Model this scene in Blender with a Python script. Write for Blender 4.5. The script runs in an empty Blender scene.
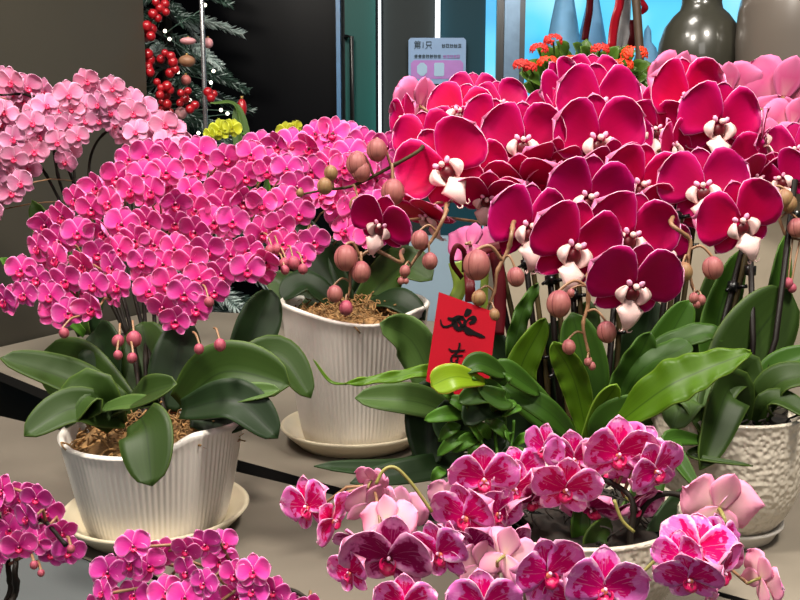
import bpy, math, random
from mathutils import Vector, Matrix, noise
PI = math.pi
S = bpy.context.scene
COL = S.collection
rnd = random.Random(11)

# ------------------------------------------------------------------ camera
CAMZ, PITCH, FPX = 1.22, math.radians(8.5), 858.0
cam_d = bpy.data.cameras.new('camera'); cam_d.sensor_width = 36; cam_d.lens = 36*FPX/800
cam_d.clip_start = .05
cam = bpy.data.objects.new('camera', cam_d); COL.objects.link(cam)
CAM = Vector((0, 0, CAMZ)); cam.location = CAM; cam.rotation_euler = (PI/2-PITCH, 0, 0)
S.camera = cam
FW = Vector((0, math.cos(PITCH), -math.sin(PITCH))); UP = Vector((0, math.sin(PITCH), math.cos(PITCH))); RT = Vector((1, 0, 0))

# ------------------------------------------------------------------ world, lights, exposure
w = bpy.data.worlds.new('world'); S.world = w; w.use_nodes = True
w.node_tree.nodes['Background'].inputs[0].default_value = (.80, .84, .92, 1)
w.node_tree.nodes['Background'].inputs[1].default_value = .055
def area(name, loc, target, size, power, col):
    d = bpy.data.lights.new(name, 'AREA'); d.energy = power; d.size = size; d.color = col
    o = bpy.data.objects.new(name, d); COL.objects.link(o); o.location = loc
    o.rotation_euler = (Vector(target)-Vector(loc)).to_track_quat('-Z', 'Y').to_euler()
area('ceiling_or_fill_lamp', (-.65, .32, 2.7), (-.25, .98, 1.05), .3, 36, (1, .93, .83))
area('ceiling_or_fill_lamp', (.7, .32, 2.7), (.3, .95, 1.1), .3, 33, (1, .93, .83))
area('ceiling_or_fill_lamp', (.1, 1.6, 2.75), (.1, 1.3, .9), .4, 10, (1, .93, .84))
area('ceiling_or_fill_lamp', (-.9, 1.0, 2.75), (-.7, 1.5, 1.2), .35, 10, (1, .92, .84))
area('ceiling_or_fill_lamp', (0, -1.0, 2.2), (0, 1.0, 1.1), .9, 7, (1, .95, .90))  # added soft fill from the camera side, brightens the flower faces
S.view_settings.view_transform = 'Standard'; S.view_settings.look = 'None'
S.view_settings.exposure = .52; S.view_settings.gamma = 1; S.view_settings.use_curve_mapping = False

# ------------------------------------------------------------------ helpers
ZT = .85
def ray(px, py): return FW + RT*((px-400)/FPX) + UP*((300-py)/FPX)
def P(px, py, d): return CAM + ray(px, py)*d
def G(px, py, z=ZT):
    r = ray(px, py); return CAM + r*((z-CAMZ)/r.z)
def Yp(px, py, y):
    r = ray(px, py); return CAM + r*(y/r.y)

class MB:
    def __init__(s): s.v = []; s.f = []; s.m = []; s.uv = []
    def vert(s, p, uv=(0, 0)): s.v.append(tuple(p)); s.uv.append(uv); return len(s.v)-1
    def face(s, ids, m=0): s.f.append(tuple(ids)); s.m.append(m)
    def box(s, c, size, m=0, rot=None):
        c = Vector(c); hx, hy, hz = [q/2 for q in size]; ids = []
        for x in (-hx, hx):
            for y in (-hy, hy):
                for z in (-hz, hz):
                    p = Vector((x, y, z));
                    if rot: p = rot @ p
                    ids.append(s.vert(c+p))
        for q in ((0,1,3,2),(4,6,7,5),(0,4,5,1),(2,3,7,6),(0,2,6,4),(1,5,7,3)): s.face([ids[k] for k in q], m)
    def prism(s, poly, z0, z1, m=0):
        n = len(poly); a = [s.vert((p[0], p[1], z0)) for p in poly]; b = [s.vert((p[0], p[1], z1)) for p in poly]
        s.face(a[::-1], m); s.face(b, m)
        for i in range(n): s.face((a[i], a[(i+1) % n], b[(i+1) % n], b[i]), m)
    def tube(s, pts, r, n=6, m=0):
        pts = [Vector(p) for p in pts]; k = len(pts)
        if not isinstance(r, (list, tuple)): r = [r]*k
        rings = []; ref = None
        for i, p in enumerate(pts):
            t = (pts[min(i+1, k-1)]-pts[max(i-1, 0)])
            if t.length < 1e-9: t = Vector((0, 0, 1))
            t.normalize()
            if ref is None: ref = t.orthogonal()
            ref = ref - t*ref.dot(t)
            if ref.length < 1e-6: ref = t.orthogonal()
            ref.normalize(); b = t.cross(ref)
            rings.append([s.vert(p+(ref*math.cos(2*PI*j/n)+b*math.sin(2*PI*j/n))*r[i], (j/n, i/max(1, k-1))) for j in range(n)])
        for i in range(k-1):
            for j in range(n):
                s.face((rings[i][j], rings[i][(j+1) % n], rings[i+1][(j+1) % n], rings[i+1][j]), m)
        s.face(rings[0][::-1], m); s.face(rings[-1], m)
    def lathe(s, prof, n=48, fn=None, m=0, c=(0, 0, 0), mats=None):
        c = Vector(c); rings = []
        for k, (r, z) in enumerate(prof):
            ring = []
            for j in range(n):
                a = 2*PI*j/n; rr, zz = r, z
                if fn: rr, zz = fn(k, a, r, z)
                ring.append(s.vert(c+Vector((rr*math.cos(a), rr*math.sin(a), zz)), (j/n, k/len(prof))))
            rings.append(ring)
        for k in range(len(prof)-1):
            mm = mats[k] if mats else m
            for j in range(n): s.face((rings[k][j], rings[k][(j+1) % n], rings[k+1][(j+1) % n], rings[k+1][j]), mm)
        s.face(rings[0][::-1], m); s.face(rings[-1], mats[-1] if mats else m)
    def ell(s, c, r, M=None, n=10, k=7, m=0, fn=None):
        c = Vector(c); rings = []
        if not isinstance(r, (tuple, list)): r = (r, r, r)
        for i in range(k+1):
            th = PI*i/k; ring = []
            for j in range(n):
                a = 2*PI*j/n; q = 1
                if fn: q = fn(a, i/k)
                p = Vector((r[0]*math.sin(th)*math.cos(a)*q, r[1]*math.sin(th)*math.sin(a)*q, r[2]*math.cos(th)))
                if M: p = M @ p
                ring.append(s.vert(c+p, (j/n, i/k)))
            rings.append(ring)
        for i in range(k):
            for j in range(n): s.face((rings[i][j], rings[i+1][j], rings[i+1][(j+1) % n], rings[i][(j+1) % n]), m)
    def shell(s, fn, ns, nt, th, mats=(0, 0, 0), tip=False):
        """fn(u 0..1 along, t -1..1 across) -> point; a blade with two sides and a rim."""
        g = []
        for i in range(ns+1):
            u = i/ns
            if tip: u = .5-.5*math.cos(PI*(.12+.88*u)); u = (u-.035)/(1-.035); u = max(u, 0)
            g.append([(Vector(fn(u, -1+2*j/nt)), u, -1+2*j/nt) for j in range(nt+1)])
        N = []
        for i in range(ns+1):
            row = []
            for j in range(nt+1):
                a = g[min(i+1, ns)][j][0]-g[max(i-1, 0)][j][0]; b = g[i][min(j+1, nt)][0]-g[i][max(j-1, 0)][0]
                q = b.cross(a); q = -q
                if q.length < 1e-12: q = Vector((0, 0, 0))
                else: q.normalize()
                row.append(q)
            N.append(row)
        for i in (0, ns):
            for j in range(nt+1):
                if N[i][j].length < .5: N[i][j] = N[1 if i == 0 else ns-1][j]
        A = [[s.vert(p+N[i][j]*th/2, ((t+1)/2, u)) for j, (p, u, t) in enumerate(row)] for i, row in enumerate(g)]
        B = [[s.vert(p-N[i][j]*th/2, ((t+1)/2, u)) for j, (p, u, t) in enumerate(row)] for i, row in enumerate(g)]
        for i in range(ns):
            for j in range(nt):
                s.face((A[i][j], A[i+1][j], A[i+1][j+1], A[i][j+1]), mats[0])
                s.face((B[i][j], B[i][j+1], B[i+1][j+1], B[i+1][j]), mats[1])
        for i in range(ns):
            s.face((A[i][0], B[i][0], B[i+1][0], A[i+1][0]), mats[2]); s.face((A[i][nt], A[i+1][nt], B[i+1][nt], B[i][nt]), mats[2])
        for j in range(nt):
            s.face((A[ns][j], B[ns][j], B[ns][j+1], A[ns][j+1]), mats[2]); s.face((A[0][j], A[0][j+1], B[0][j+1], B[0][j]), mats[2])
    def mesh(s, name, mats, smooth=True):
        me = bpy.data.meshes.new(name); me.from_pydata(s.v, [], s.f)
        for m in (mats if isinstance(mats, (list, tuple)) else [mats]): me.materials.append(m)
        uvl = me.uv_layers.new(name='UVMap')
        me.polygons.foreach_set('material_index', s.m)
        me.polygons.foreach_set('use_smooth', [smooth]*len(s.f))
        li = [0]*len(me.loops); me.loops.foreach_get('vertex_index', li)
        flat = []
        for i in li: flat.extend(s.uv[i])
        uvl.data.foreach_set('uv', flat)
        me.update(); return me
    def build(s, name, mats, parent=None, smooth=True, loc=None):
        """world-space vertices; the object sits at its parent's origin or at loc"""
        o = Vector(loc) if loc is not None else (wloc(parent) if parent else Vector((0, 0, 0)))
        s.v = [(p[0]-o.x, p[1]-o.y, p[2]-o.z) for p in s.v]
        me = s.mesh(name, mats, smooth)
        ob = bpy.data.objects.new(name, me); COL.objects.link(ob)
        if parent: ob.parent = parent; ob.location = o-wloc(parent)
        else: ob.location = o
        return ob
def wloc(o):
    v = Vector(o.location)
    while o.parent: o = o.parent; v = v+Vector(o.location)
    return v
def thing(name, loc, label, cat, group=None):
    o = bpy.data.objects.new(name, None); COL.objects.link(o); o.location = loc; o.empty_display_size = .02
    return tag(o, label, cat, group)
def tag(o, label, cat, group=None):
    o['label'] = label; o['category'] = cat
    if group: o['group'] = group
    return o
def struct(o): o['kind'] = 'structure'; return o

def catmull(pts, n=8):
    pts = [Vector(p) for p in pts]
    if len(pts) == 2: return [pts[0].lerp(pts[1], i/n) for i in range(n+1)]
    q = [pts[0]*2-pts[1]]+pts+[pts[-1]*2-pts[-2]]; out = []
    for i in range(1, len(q)-2):
        for k in range(n):
            t = k/n; a, b, c, d = q[i-1], q[i], q[i+1], q[i+2]
            out.append(.5*((2*b)+(c-a)*t+(2*a-5*b+4*c-d)*t*t+(3*b-a-3*c+d)*t**3))
    out.append(pts[-1]); return out

# ------------------------------------------------------------------ materials
def lin(c):
    c = c.lstrip('#'); v = [int(c[i:i+2], 16)/255 for i in (0, 2, 4)]
    return tuple((x/12.92 if x <= .04045 else ((x+.055)/1.055)**2.4) for x in v)+(1,)
class NT:
    def __init__(s, name):
        s.mat = bpy.data.materials.new(name); s.mat.use_nodes = True; s.t = s.mat.node_tree; s.n = s.t.nodes
        s.b = s.n['Principled BSDF']; s.out = s.n['Material Output']
    def add(s, typ, **kw):
        nd = s.n.new(typ)
        for k, v in kw.items(): setattr(nd, k, v)
        return nd
    def link(s, a, b): s.t.links.new(a, b)
    def math(s, op, a, b=None):
        nd = s.add('ShaderNodeMath', operation=op)
        for i, v in enumerate((a, b)):
            if v is None: continue
            if hasattr(v, 'is_linked') or hasattr(v, 'node'): s.link(v, nd.inputs[i])
            else: nd.inputs[i].default_value = v
        return nd.outputs[0]
    def ramp(s, fac, stops):
        r = s.add('ShaderNodeValToRGB'); e = r.color_ramp.elements
        e[0].position, e[0].color = stops[0]; e[1].position, e[1].color = stops[-1]
        for p, c in stops[1:-1]: q = e.new(p); q.color = c
        s.link(fac, r.inputs[0]); return r.outputs[0]
    def mix(s, f, a, b, typ='MIX'):
        m = s.add('ShaderNodeMix', data_type='RGBA', blend_type=typ)
        for v, i in ((f, 0), (a, 6), (b, 7)):
            if hasattr(v, 'node'): s.link(v, m.inputs[i])
            else: m.inputs[i].default_value = v
        return m.outputs[2]
    def noise(s, scale, detail=2, coord='Object', vec=None):
        nd = s.add('ShaderNodeTexNoise'); nd.inputs['Scale'].default_value = scale; nd.inputs['Detail'].default_value = detail
        if vec is None: vec = s.add('ShaderNodeTexCoord').outputs[coord]
        s.link(vec, nd.inputs['Vector']); return nd.outputs[0]
    def bump(s, h, strength, dist):
        b = s.add('ShaderNodeBump'); b.inputs['Strength'].default_value = strength; b.inputs['Distance'].default_value = dist
        s.link(h, b.inputs['Height']); s.link(b.outputs[0], s.b.inputs['Normal'])
def plain(name, col, rough=.5, metal=0, noise_amt=.12, scale=30, spec=.5, coat=0):
    t = NT(name); c = lin(col)
    d = tuple(x*(1-noise_amt) for x in c[:3])+(1,); e = tuple(min(1, x*(1+noise_amt)) for x in c[:3])+(1,)
    col_o = t.ramp(t.noise(scale), [(.3, d), (.7, e)]); t.link(col_o, t.b.inputs['Base Color'])
    t.b.inputs['Roughness'].default_value = rough; t.b.inputs['Metallic'].default_value = metal
    t.b.inputs['Specular IOR Level'].default_value = spec; t.b.inputs['Coat Weight'].default_value = coat
    return t.mat
def emis(name, col, strength):
    t = NT(name); t.b.inputs['Base Color'].default_value = (0, 0, 0, 1)
    t.b.inputs['Emission Color'].default_value = lin(col); t.b.inputs['Emission Strength'].default_value = strength
    return t.mat
def petal_mat(name, stops, vein=None, transl=.25, splash=0, rough=.5, var=.12, nscale=60):
    """colour runs from the heart (0) to the margin (1) of each petal"""
    t = NT(name); uv = t.add('ShaderNodeTexCoord').outputs['UV']; sp = t.add('ShaderNodeSeparateXYZ'); t.link(uv, sp.inputs[0])
    tt = t.math('ABSOLUTE', t.math('SUBTRACT', t.math('MULTIPLY', sp.outputs[0], 2), 1))
    a = t.math('POWER', tt, 2.0); e = t.math('MAXIMUM', t.math('MULTIPLY', a, 1.0), sp.outputs[1])
    e = t.math('MAXIMUM', e, t.math('MULTIPLY', tt, .97))
    if splash:
        e = t.math('ADD', e, t.math('MULTIPLY', t.math('SUBTRACT', t.noise(nscale, 3), .5), splash))
    c = t.ramp(e, stops)
    vx = t.add('ShaderNodeCombineXYZ'); t.link(t.math('MULTIPLY', sp.outputs[0], 22), vx.inputs[0]); t.link(t.math('MULTIPLY', sp.outputs[1], 2.2), vx.inputs[1])
    vn = t.noise(1, 2, vec=vx.outputs[0])
    if vein: c = t.mix(t.math('MULTIPLY', t.math('GREATER_THAN', vn, .60), vein[1]), c, lin(vein[0]))
    else: c = t.mix(t.math('MULTIPLY', t.math('SUBTRACT', vn, .35), var*3), c, tuple(x*.7 for x in stops[0][1][:3])+(1,))
    oi = t.add('ShaderNodeObjectInfo'); hs = t.add('ShaderNodeHueSaturation')
    t.link(t.math('ADD', t.math('MULTIPLY', oi.outputs['Random'], .3), .85), hs.inputs['Value'])
    t.link(t.math('ADD', t.math('MULTIPLY', oi.outputs['Random'], .016), .492), hs.inputs['Hue'])
    t.link(c, hs.inputs['Color']); c = hs.outputs[0]
    t.link(c, t.b.inputs['Base Color']); t.b.inputs['Roughness'].default_value = rough; t.b.inputs['Specular IOR Level'].default_value = .14
    tr = t.add('ShaderNodeBsdfTranslucent'); t.link(c, tr.inputs[0])
    m = t.add('ShaderNodeMixShader'); m.inputs[0].default_value = transl
    t.link(t.b.outputs[0], m.inputs[1]); t.link(tr.outputs[0], m.inputs[2]); t.link(m.outputs[0], t.out.inputs[0])
    return t.mat
def leaf_mat(name, top, mid, edge=None, rough=.5, transl=.05, stripe=20):
    t = NT(name); uv = t.add('ShaderNodeTexCoord').outputs['UV']; sp = t.add('ShaderNodeSeparateXYZ'); t.link(uv, sp.inputs[0])
    tt = t.math('ABSOLUTE', t.math('SUBTRACT', t.math('MULTIPLY', sp.outputs[0], 2), 1))
    st = [(0, lin(mid)), (.06, lin(top)), (.93, lin(top)), (1, lin(edge or mid))]
    c = t.ramp(tt, st)
    vx = t.add('ShaderNodeCombineXYZ'); t.link(t.math('MULTIPLY', sp.outputs[0], stripe), vx.inputs[0]); t.link(t.math('MULTIPLY', sp.outputs[1], 1.5), vx.inputs[1])
    vn = t.noise(1, 2, vec=vx.outputs[0])
    hs = t.add('ShaderNodeHueSaturation'); oi = t.add('ShaderNodeObjectInfo')
    t.link(t.math('ADD', t.math('MULTIPLY', vn, .35), t.math('ADD', t.math('MULTIPLY', oi.outputs['Random'], .3), .50)), hs.inputs['Value'])
    t.link(c, hs.inputs['Color']); t.link(hs.outputs[0], t.b.inputs['Base Color']); t.b.inputs['Roughness'].default_value = rough; t.b.inputs['Specular IOR Level'].default_value = .22
    tr = t.add('ShaderNodeBsdfTranslucent'); t.link(hs.outputs[0], tr.inputs[0]); m = t.add('ShaderNodeMixShader'); m.inputs[0].default_value = transl
    t.link(t.b.outputs[0], m.inputs[1]); t.link(tr.outputs[0], m.inputs[2]); t.link(m.outputs[0], t.out.inputs[0])
    return t.mat
M = {}
M['crim'] = petal_mat('crimson_petal', [(0, lin('#a4003c')), (.5, lin('#b80048')), (.86, lin('#c0045c')), (.95, lin('#cc2080')), (1, lin('#f0a0d0'))], transl=.22)
M['crim_back'] = petal_mat('crimson_petal_reverse', [(0, lin('#e49aa8')), (.5, lin('#d4588c')), (1, lin('#dc78a8'))], transl=.2)
M['crim_rim'] = plain('petal_margin', '#f6b6d4', .5)
M['lip_white'] = plain('lip_cream', '#e4c0ba', .45, scale=200)
M['throat'] = plain('lip_maroon', '#5c0616', .4)
M['column'] = plain('column_pink', '#f4a6cc', .45)
M['pink'] = petal_mat('pink_petal', [(0, lin('#c8147c')), (.22, lin('#e8349a')), (.72, lin('#f058ae')), (.9, lin('#f67cc0')), (1, lin('#ffb6dc'))], transl=.25)
M['pink_back'] = petal_mat('pink_petal_reverse', [(0, lin('#d85aa0')), (1, lin('#f08cc8'))], transl=.2)
M['pink_rim'] = plain('pink_margin', '#ffacd6', .5)
M['pink_lip'] = plain('pink_lip', '#c80a55', .4); M['pink_col'] = plain('pink_column', '#f086b4', .4)
M['pale'] = petal_mat('pale_petal', [(0, lin('#d0507e')), (.25, lin('#ea82b2')), (1, lin('#f2aed0'))], transl=.25)
M['pale_back'] = petal_mat('pale_petal_reverse', [(0, lin('#dc80ac')), (1, lin('#eaa8cc'))], transl=.2)
M['pale_rim'] = plain('pale_margin', '#fcc8de', .5); M['pale_lip'] = plain('pale_lip', '#d8285f', .4)
M['harl'] = petal_mat('splashed_petal', [(0, lin('#d20068')), (.62, lin('#d60070')), (.655, lin('#e66cc0')), (.9, lin('#ec7ccc')), (1, lin('#ffc4e8'))], vein=('#f6b0e0', .3), splash=1.1, nscale=9)
M['harl_dk'] = petal_mat('dark_splashed_petal', [(0, lin('#8a0048')), (.66, lin('#98045a')), (.74, lin('#d470b0')), (1, lin('#e8a4cc'))], vein=('#d880b8', .35), splash=.9, nscale=11)
M['harl_back'] = petal_mat('splashed_petal_reverse', [(0, lin('#f2d2b4')), (.35, lin('#f2bcc6')), (1, lin('#ea8cba'))], transl=.2)
M['harl_rim'] = plain('splashed_margin', '#ffc0e0', .5); M['harl_lip'] = plain('splashed_lip', '#c41058', .4); M['harl_lip2'] = plain('splashed_lip_edge', '#e8906c', .4)
M['mag'] = petal_mat('magenta_petal', [(0, lin('#b80a78')), (.25, lin('#de309e')), (.8, lin('#e854b2')), (1, lin('#ffb0e4'))], transl=.25)
def bud_mat(name, col, tip):
    t = NT(name); uv = t.add('ShaderNodeTexCoord').outputs['UV']; sp = t.add('ShaderNodeSeparateXYZ'); t.link(uv, sp.inputs[0])
    vx = t.add('ShaderNodeCombineXYZ'); t.link(t.math('MULTIPLY', sp.outputs[0], 26), vx.inputs[0]); t.link(t.math('MULTIPLY', sp.outputs[1], 1.6), vx.inputs[1])
    c = t.mix(t.ramp(sp.outputs[1], [(.2, (0, 0, 0, 1)), (.95, (1, 1, 1, 1))]), lin(tip), lin(col))
    seam = t.math('PINGPONG', t.math('MULTIPLY', sp.outputs[0], 3), .5)      # three seams between the sepals
    c = t.mix(t.math('MULTIPLY', t.math('LESS_THAN', seam, .045), .75), c, lin('#5a1c24'))
    c = t.mix(t.math('MULTIPLY', t.math('GREATER_THAN', t.noise(1, 2, vec=vx.outputs[0]), .56), .3), c, lin('#74343a'))
    t.link(c, t.b.inputs['Base Color']); t.b.inputs['Roughness'].default_value = .5; t.b.inputs['Specular IOR Level'].default_value = .3; return t.mat
M['bud'] = bud_mat('bud_skin', '#8c4654', '#9c6656'); M['bud_pink'] = bud_mat('small_bud_skin', '#a03e5c', '#9c5054'); M['bud_tan'] = bud_mat('tan_bud_skin', '#866048', '#8a7044')
M['stem'] = plain('spike_green', '#3a3018', .6, spec=.2, noise_amt=.35, scale=25); M['stem_dark'] = plain('spike_dark', '#1a140e', .6, spec=.2, noise_amt=.4, scale=25)
M['pedicel'] = plain('pedicel', '#8a6648', .45, noise_amt=.2); M['pedicel_y'] = plain('yellow_pedicel', '#8e8848', .45, noise_amt=.2)
M['stake'] = plain('stake_black', '#120b08', .5, spec=.2); M['clip'] = plain('clip_black', '#101010', .3)
M['leaf'] = leaf_mat('orchid_leaf', '#2c4214', '#20330f', '#4a6024'); M['leaf_dk'] = leaf_mat('orchid_leaf_dark', '#1c2f15', '#14240f', '#2c4422')
M['leaf_lt'] = leaf_mat('orchid_leaf_light', '#45602a', '#364e20', '#627c40', rough=.5)
M['fern'] = leaf_mat('fern_frond', '#527812', '#38580e', '#7a9a34', rough=.42, transl=.22, stripe=9)
M['fern_dk'] = leaf_mat('fern_frond_deep', '#335516', '#26440f', '#4c6e28', rough=.45, transl=.15, stripe=9)
M['lime'] = leaf_mat('lime_leaf', '#7d9c1c', '#5c7c10', '#c0b048', rough=.35, transl=.2)
M['shoot'] = leaf_mat('shoot_leaf', '#477420', '#315a16', '#66943a', rough=.5, transl=.15)
M['moss'] = plain('moss', '#8a683e', .9, noise_amt=.5, scale=120); M['bark'] = plain('bark_dark', '#1c130c', .9, noise_amt=.5, scale=90)
M['saucer'] = plain('saucer_cream', '#cfc3a8', .4, noise_amt=.03, coat=.15)
M['pot'] = plain('pot_white', '#dcd6cd', .42, noise_amt=.03, coat=.2)
M['plinth'] = plain('plinth_beige', '#9d9280', .6, noise_amt=.04)
def hammered():
    t = NT('hammered_white'); v = t.add('ShaderNodeTexVoronoi', feature='SMOOTH_F1'); v.inputs['Scale'].default_value = 190
    t.link(t.add('ShaderNodeTexCoord').outputs['Object'], v.inputs['Vector'])
    t.b.inputs['Base Color'].default_value = lin('#cfc5b4'); t.b.inputs['Roughness'].default_value = .38; t.b.inputs['Coat Weight'].default_value = .2
    t.bump(v.outputs[0], .9, .0035); return t.mat
M['hammer'] = hammered()
def table_mat(name, col):
    t = NT(name); c = lin(col)
    k = t.ramp(t.noise(3, 4), [(.3, tuple(x*.93 for x in c[:3])+(1,)), (.7, tuple(x*1.06 for x in c[:3])+(1,))]); t.link(k, t.b.inputs['Base Color'])
    t.b.inputs['Roughness'].default_value = .45; t.b.inputs['Specular IOR Level'].default_value = .15; return t.mat
M['table'] = table_mat('table_greige', '#7c7468'); M['table_front'] = table_mat('table_front_greige', '#696258'); M['table_slate'] = table_mat('table_slate', '#4f5354')
M['gap'] = plain('gap_dark', '#080605', .7)  # near-black holding the slit's shade; also colours the dark pots

# ------------------------------------------------------------------ setting
m = MB(); m.box((0, 2.2, -.02), (7, 7, .04)); struct(m.build('floor', plain('floor_tile', '#4a4540', .4, noise_amt=.08)))
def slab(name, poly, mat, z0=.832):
    q = MB(); q.prism([(p.x, p.y) for p in poly], z0, ZT, 0); n_ = len(poly); q.m = [1, 0]+[1]*n_; return q.build(name, [mat, M['gap']], smooth=False)  # side faces blackened: the slit's shade is put into their colour
back_edge = [G(-40, 357), G(0, 372), G(120, 421), G(235, 459), G(330, 485), G(430, 512), G(560, 547), G(700, 586), G(1000, 672)]
front_edge = [G(-60, 401), G(0, 416), G(240, 472.5), G(330, 494), G(430, 520), G(560, 553), G(700, 591), G(1000, 676)]
A, B = G(0, 346), G(60, 332)
dirw = (B-A); dirw.z = 0; dirw.normalize()
wl0, wl1 = A-dirw*1.6, None
kx = 0
for i in range(400):                       # the wall panel ends where the tree begins
    q = A+dirw*(i*.005)
    r = q-CAM
    if 400+FPX*r.x/(r.dot(FW)) >= 155: wl1 = q; break
nrm = Vector((dirw.y, -dirw.x, 0));
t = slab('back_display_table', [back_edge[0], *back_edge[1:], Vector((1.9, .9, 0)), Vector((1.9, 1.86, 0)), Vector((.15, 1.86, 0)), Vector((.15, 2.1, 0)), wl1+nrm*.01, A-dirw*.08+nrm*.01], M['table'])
tag(t, 'long greige display table behind the dark slit, carrying the tall fluted pot', 'table')
seam = [G(-40, 512), G(0, 527), G(75, 555), G(98, 564), G(200, 603), G(330, 652)]
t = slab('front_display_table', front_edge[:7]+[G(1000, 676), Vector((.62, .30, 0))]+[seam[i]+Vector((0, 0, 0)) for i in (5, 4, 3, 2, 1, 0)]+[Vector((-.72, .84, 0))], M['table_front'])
tag(t, 'greige display table in front of the dark slit, under the low fluted pot', 'table')
off = Vector((.0006, -.0022, 0))
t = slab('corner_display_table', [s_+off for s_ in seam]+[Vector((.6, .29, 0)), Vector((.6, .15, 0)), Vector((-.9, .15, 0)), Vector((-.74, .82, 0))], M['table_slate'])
tag(t, 'slate grey table section at the lower left, past the thin pale seam', 'table')
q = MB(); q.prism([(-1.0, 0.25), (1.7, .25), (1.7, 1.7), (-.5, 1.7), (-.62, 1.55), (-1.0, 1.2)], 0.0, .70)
t = q.build('table_base', M['gap'], smooth=False); tag(t, 'table base, blackened for the shade, seen down through the slit between the tables', 'table base')  # base coloured black to carry the shade inside the slit
# walls
q = MB(); q.prism([tuple(wl0.xy), tuple(wl1.xy), tuple((wl1-nrm*.06).xy), tuple((wl0-nrm*.06).xy)], 0, 2.9)
M['olive'] = plain('wall_olive_grey', '#403c33', .45, spec=.3, noise_amt=.05, scale=4)
struct(q.build('wall_left', M['olive'], smooth=False))
YB = 3.2
def wallbox(name, x0, x1, y0, y1, mat, yy=YB, th=.03, st=True, parent=None):
    a, b = Yp(x0, y0, yy), Yp(x1, y1, yy); q = MB()
    q.box(((a.x+b.x)/2, yy+th/2, (a.z+b.z)/2), (abs(b.x-a.x), th, abs(a.z-b.z)))
    o = q.build(name, mat, parent, smooth=False, loc=None if parent else ((a.x+b.x)/2, yy+th/2, (a.z+b.z)/2))
    if st: struct(o)
    return o
q = MB(); q.box((-1.75, YB+.09, 1.45), (3.0, .05, 2.9)); q.box((-.6, YB+.09, 1.45), (1.2, .06, 2.9)); struct(q.build('wall_back', plain('wall_black_gloss', '#06070a', .3, spec=.06, noise_amt=.1, scale=3), smooth=False))
q = MB(); xl = Yp(335, 0, YB).x; xr = Yp(520, 0, YB).x
q.box(((xl+xr)/2, YB+.06, 1.45), (xr-xl, .04, 2.9)); struct(q.build('wall_door', plain('wall_teal_dark', '#151f24', .4, spec=.15, noise_amt=.05, scale=3), smooth=False))
lo = 420
d = wallbox('door_1', 344, 377, -60, lo, plain('door_teal', '#0c4a46', .4, spec=.15, noise_amt=.06, scale=3), th=.035)
wallbox('door_frame', 335, 344, -60, lo, plain('door_blue', '#3a6f9c', .35), yy=YB-.02, th=.06, st=False, parent=d)
hd = MB(); a = Yp(346, 38, YB); b = Yp(352, 38, YB); c = Yp(352, 160, YB)
hd.tube([(a.x, YB-.001, a.z), (a.x, YB-.03, a.z), (b.x, YB-.03, a.z), (b.x, YB-.03, c.z), (b.x, YB-.001, c.z)], .008, 8); hd.build('door_handle', M['clip'], d)
wallbox('trim_1', 383, 434, -60, lo, plain('panel_grey_green', '#262d2e', .5, spec=.12, noise_amt=.05, scale=3))
wallbox('trim_2', 441, 486, -60, lo, plain('panel_teal', '#123945', .5, spec=.12, noise_amt=.1, scale=2))
led = emis('led_white', '#f4fbff', 1.6)
o = wallbox('led_strip', 378, 381.5, -60, 250, led, yy=YB-.03, st=False); tag(o, 'long white light strip beside the teal door, running out of view', 'light strip')
o = wallbox('led_strip', 436, 440, -60, 41, led, yy=YB-.03, st=False); tag(o, 'white light strip ending at the top edge of the notice', 'light strip')
cy = NT('cyan_glow'); 
cy.b.inputs['Base Color'].default_value = (0, 0, 0, 1)
gc = cy.ramp(cy.noise(2.2, 2), [(.32, lin('#2f9fd6')), (.5, lin('#55c4ea')), (.68, lin('#a8e4f4'))]); cy.link(gc, cy.b.inputs['Emission Color']); cy.b.inputs['Emission Strength'].default_value = .95
wallbox('window_1', 487, 498, -60, lo, cy.mat, yy=YB-.01)
wf = wallbox('window_2', 498, 820, -60, 330, cy.mat, yy=YB+.35, th=.02)
wallbox('window_frame', 498, 506, -60, lo, plain('frame_black', '#0c0f14', .3), yy=YB-.03, th=.08, st=False, parent=wf)
wallbox('window_frame', 506, 512, -60, lo, plain('frame_steel', '#5f7890', .3, metal=.4), yy=YB-.04, th=.08, st=False, parent=wf)
wallbox('window_frame', 512, 517, -60, lo, plain('frame_slate', '#27353f', .3), yy=YB-.03, th=.08, st=False, parent=wf)
# pale blue lit wall low down between card and door (cabinet front of the counter behind)
wallbox('trim_3', 400, 503, 236, 420, plain('cabinet_pale_blue', '#9db4c4', .3, noise_amt=.05, scale=3), yy=YB-.1, th=.04)
wallbox('trim_4', 503, 507, 236, 420, emis('led_blue', '#8fc4e8', .8), yy=YB-.11, th=.03)
# chrome post
q = MB(); a = Yp(203.5, 60, 2.35); q.tube([(a.x, 2.35, 0), (a.x, 2.35, 2.9)], .0065, 10); struct(q.build('trim_5', plain('post_chrome', '#9a9a9c', .25, metal=.8)))
# plinth on the right carrying the vases and the pot of orange flowers
a = Yp(508, 150, 1.86); q = MB(); q.box((a.x+.75, 2.13, .6), (1.5, .5, 1.2)); o = q.build('display_plinth', M['plinth'], smooth=False, loc=(a.x+.75, 2.13, 0)); tag(o, 'beige display plinth behind the crimson orchids, carrying the vases', 'plinth')
ZP = 1.2

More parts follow.
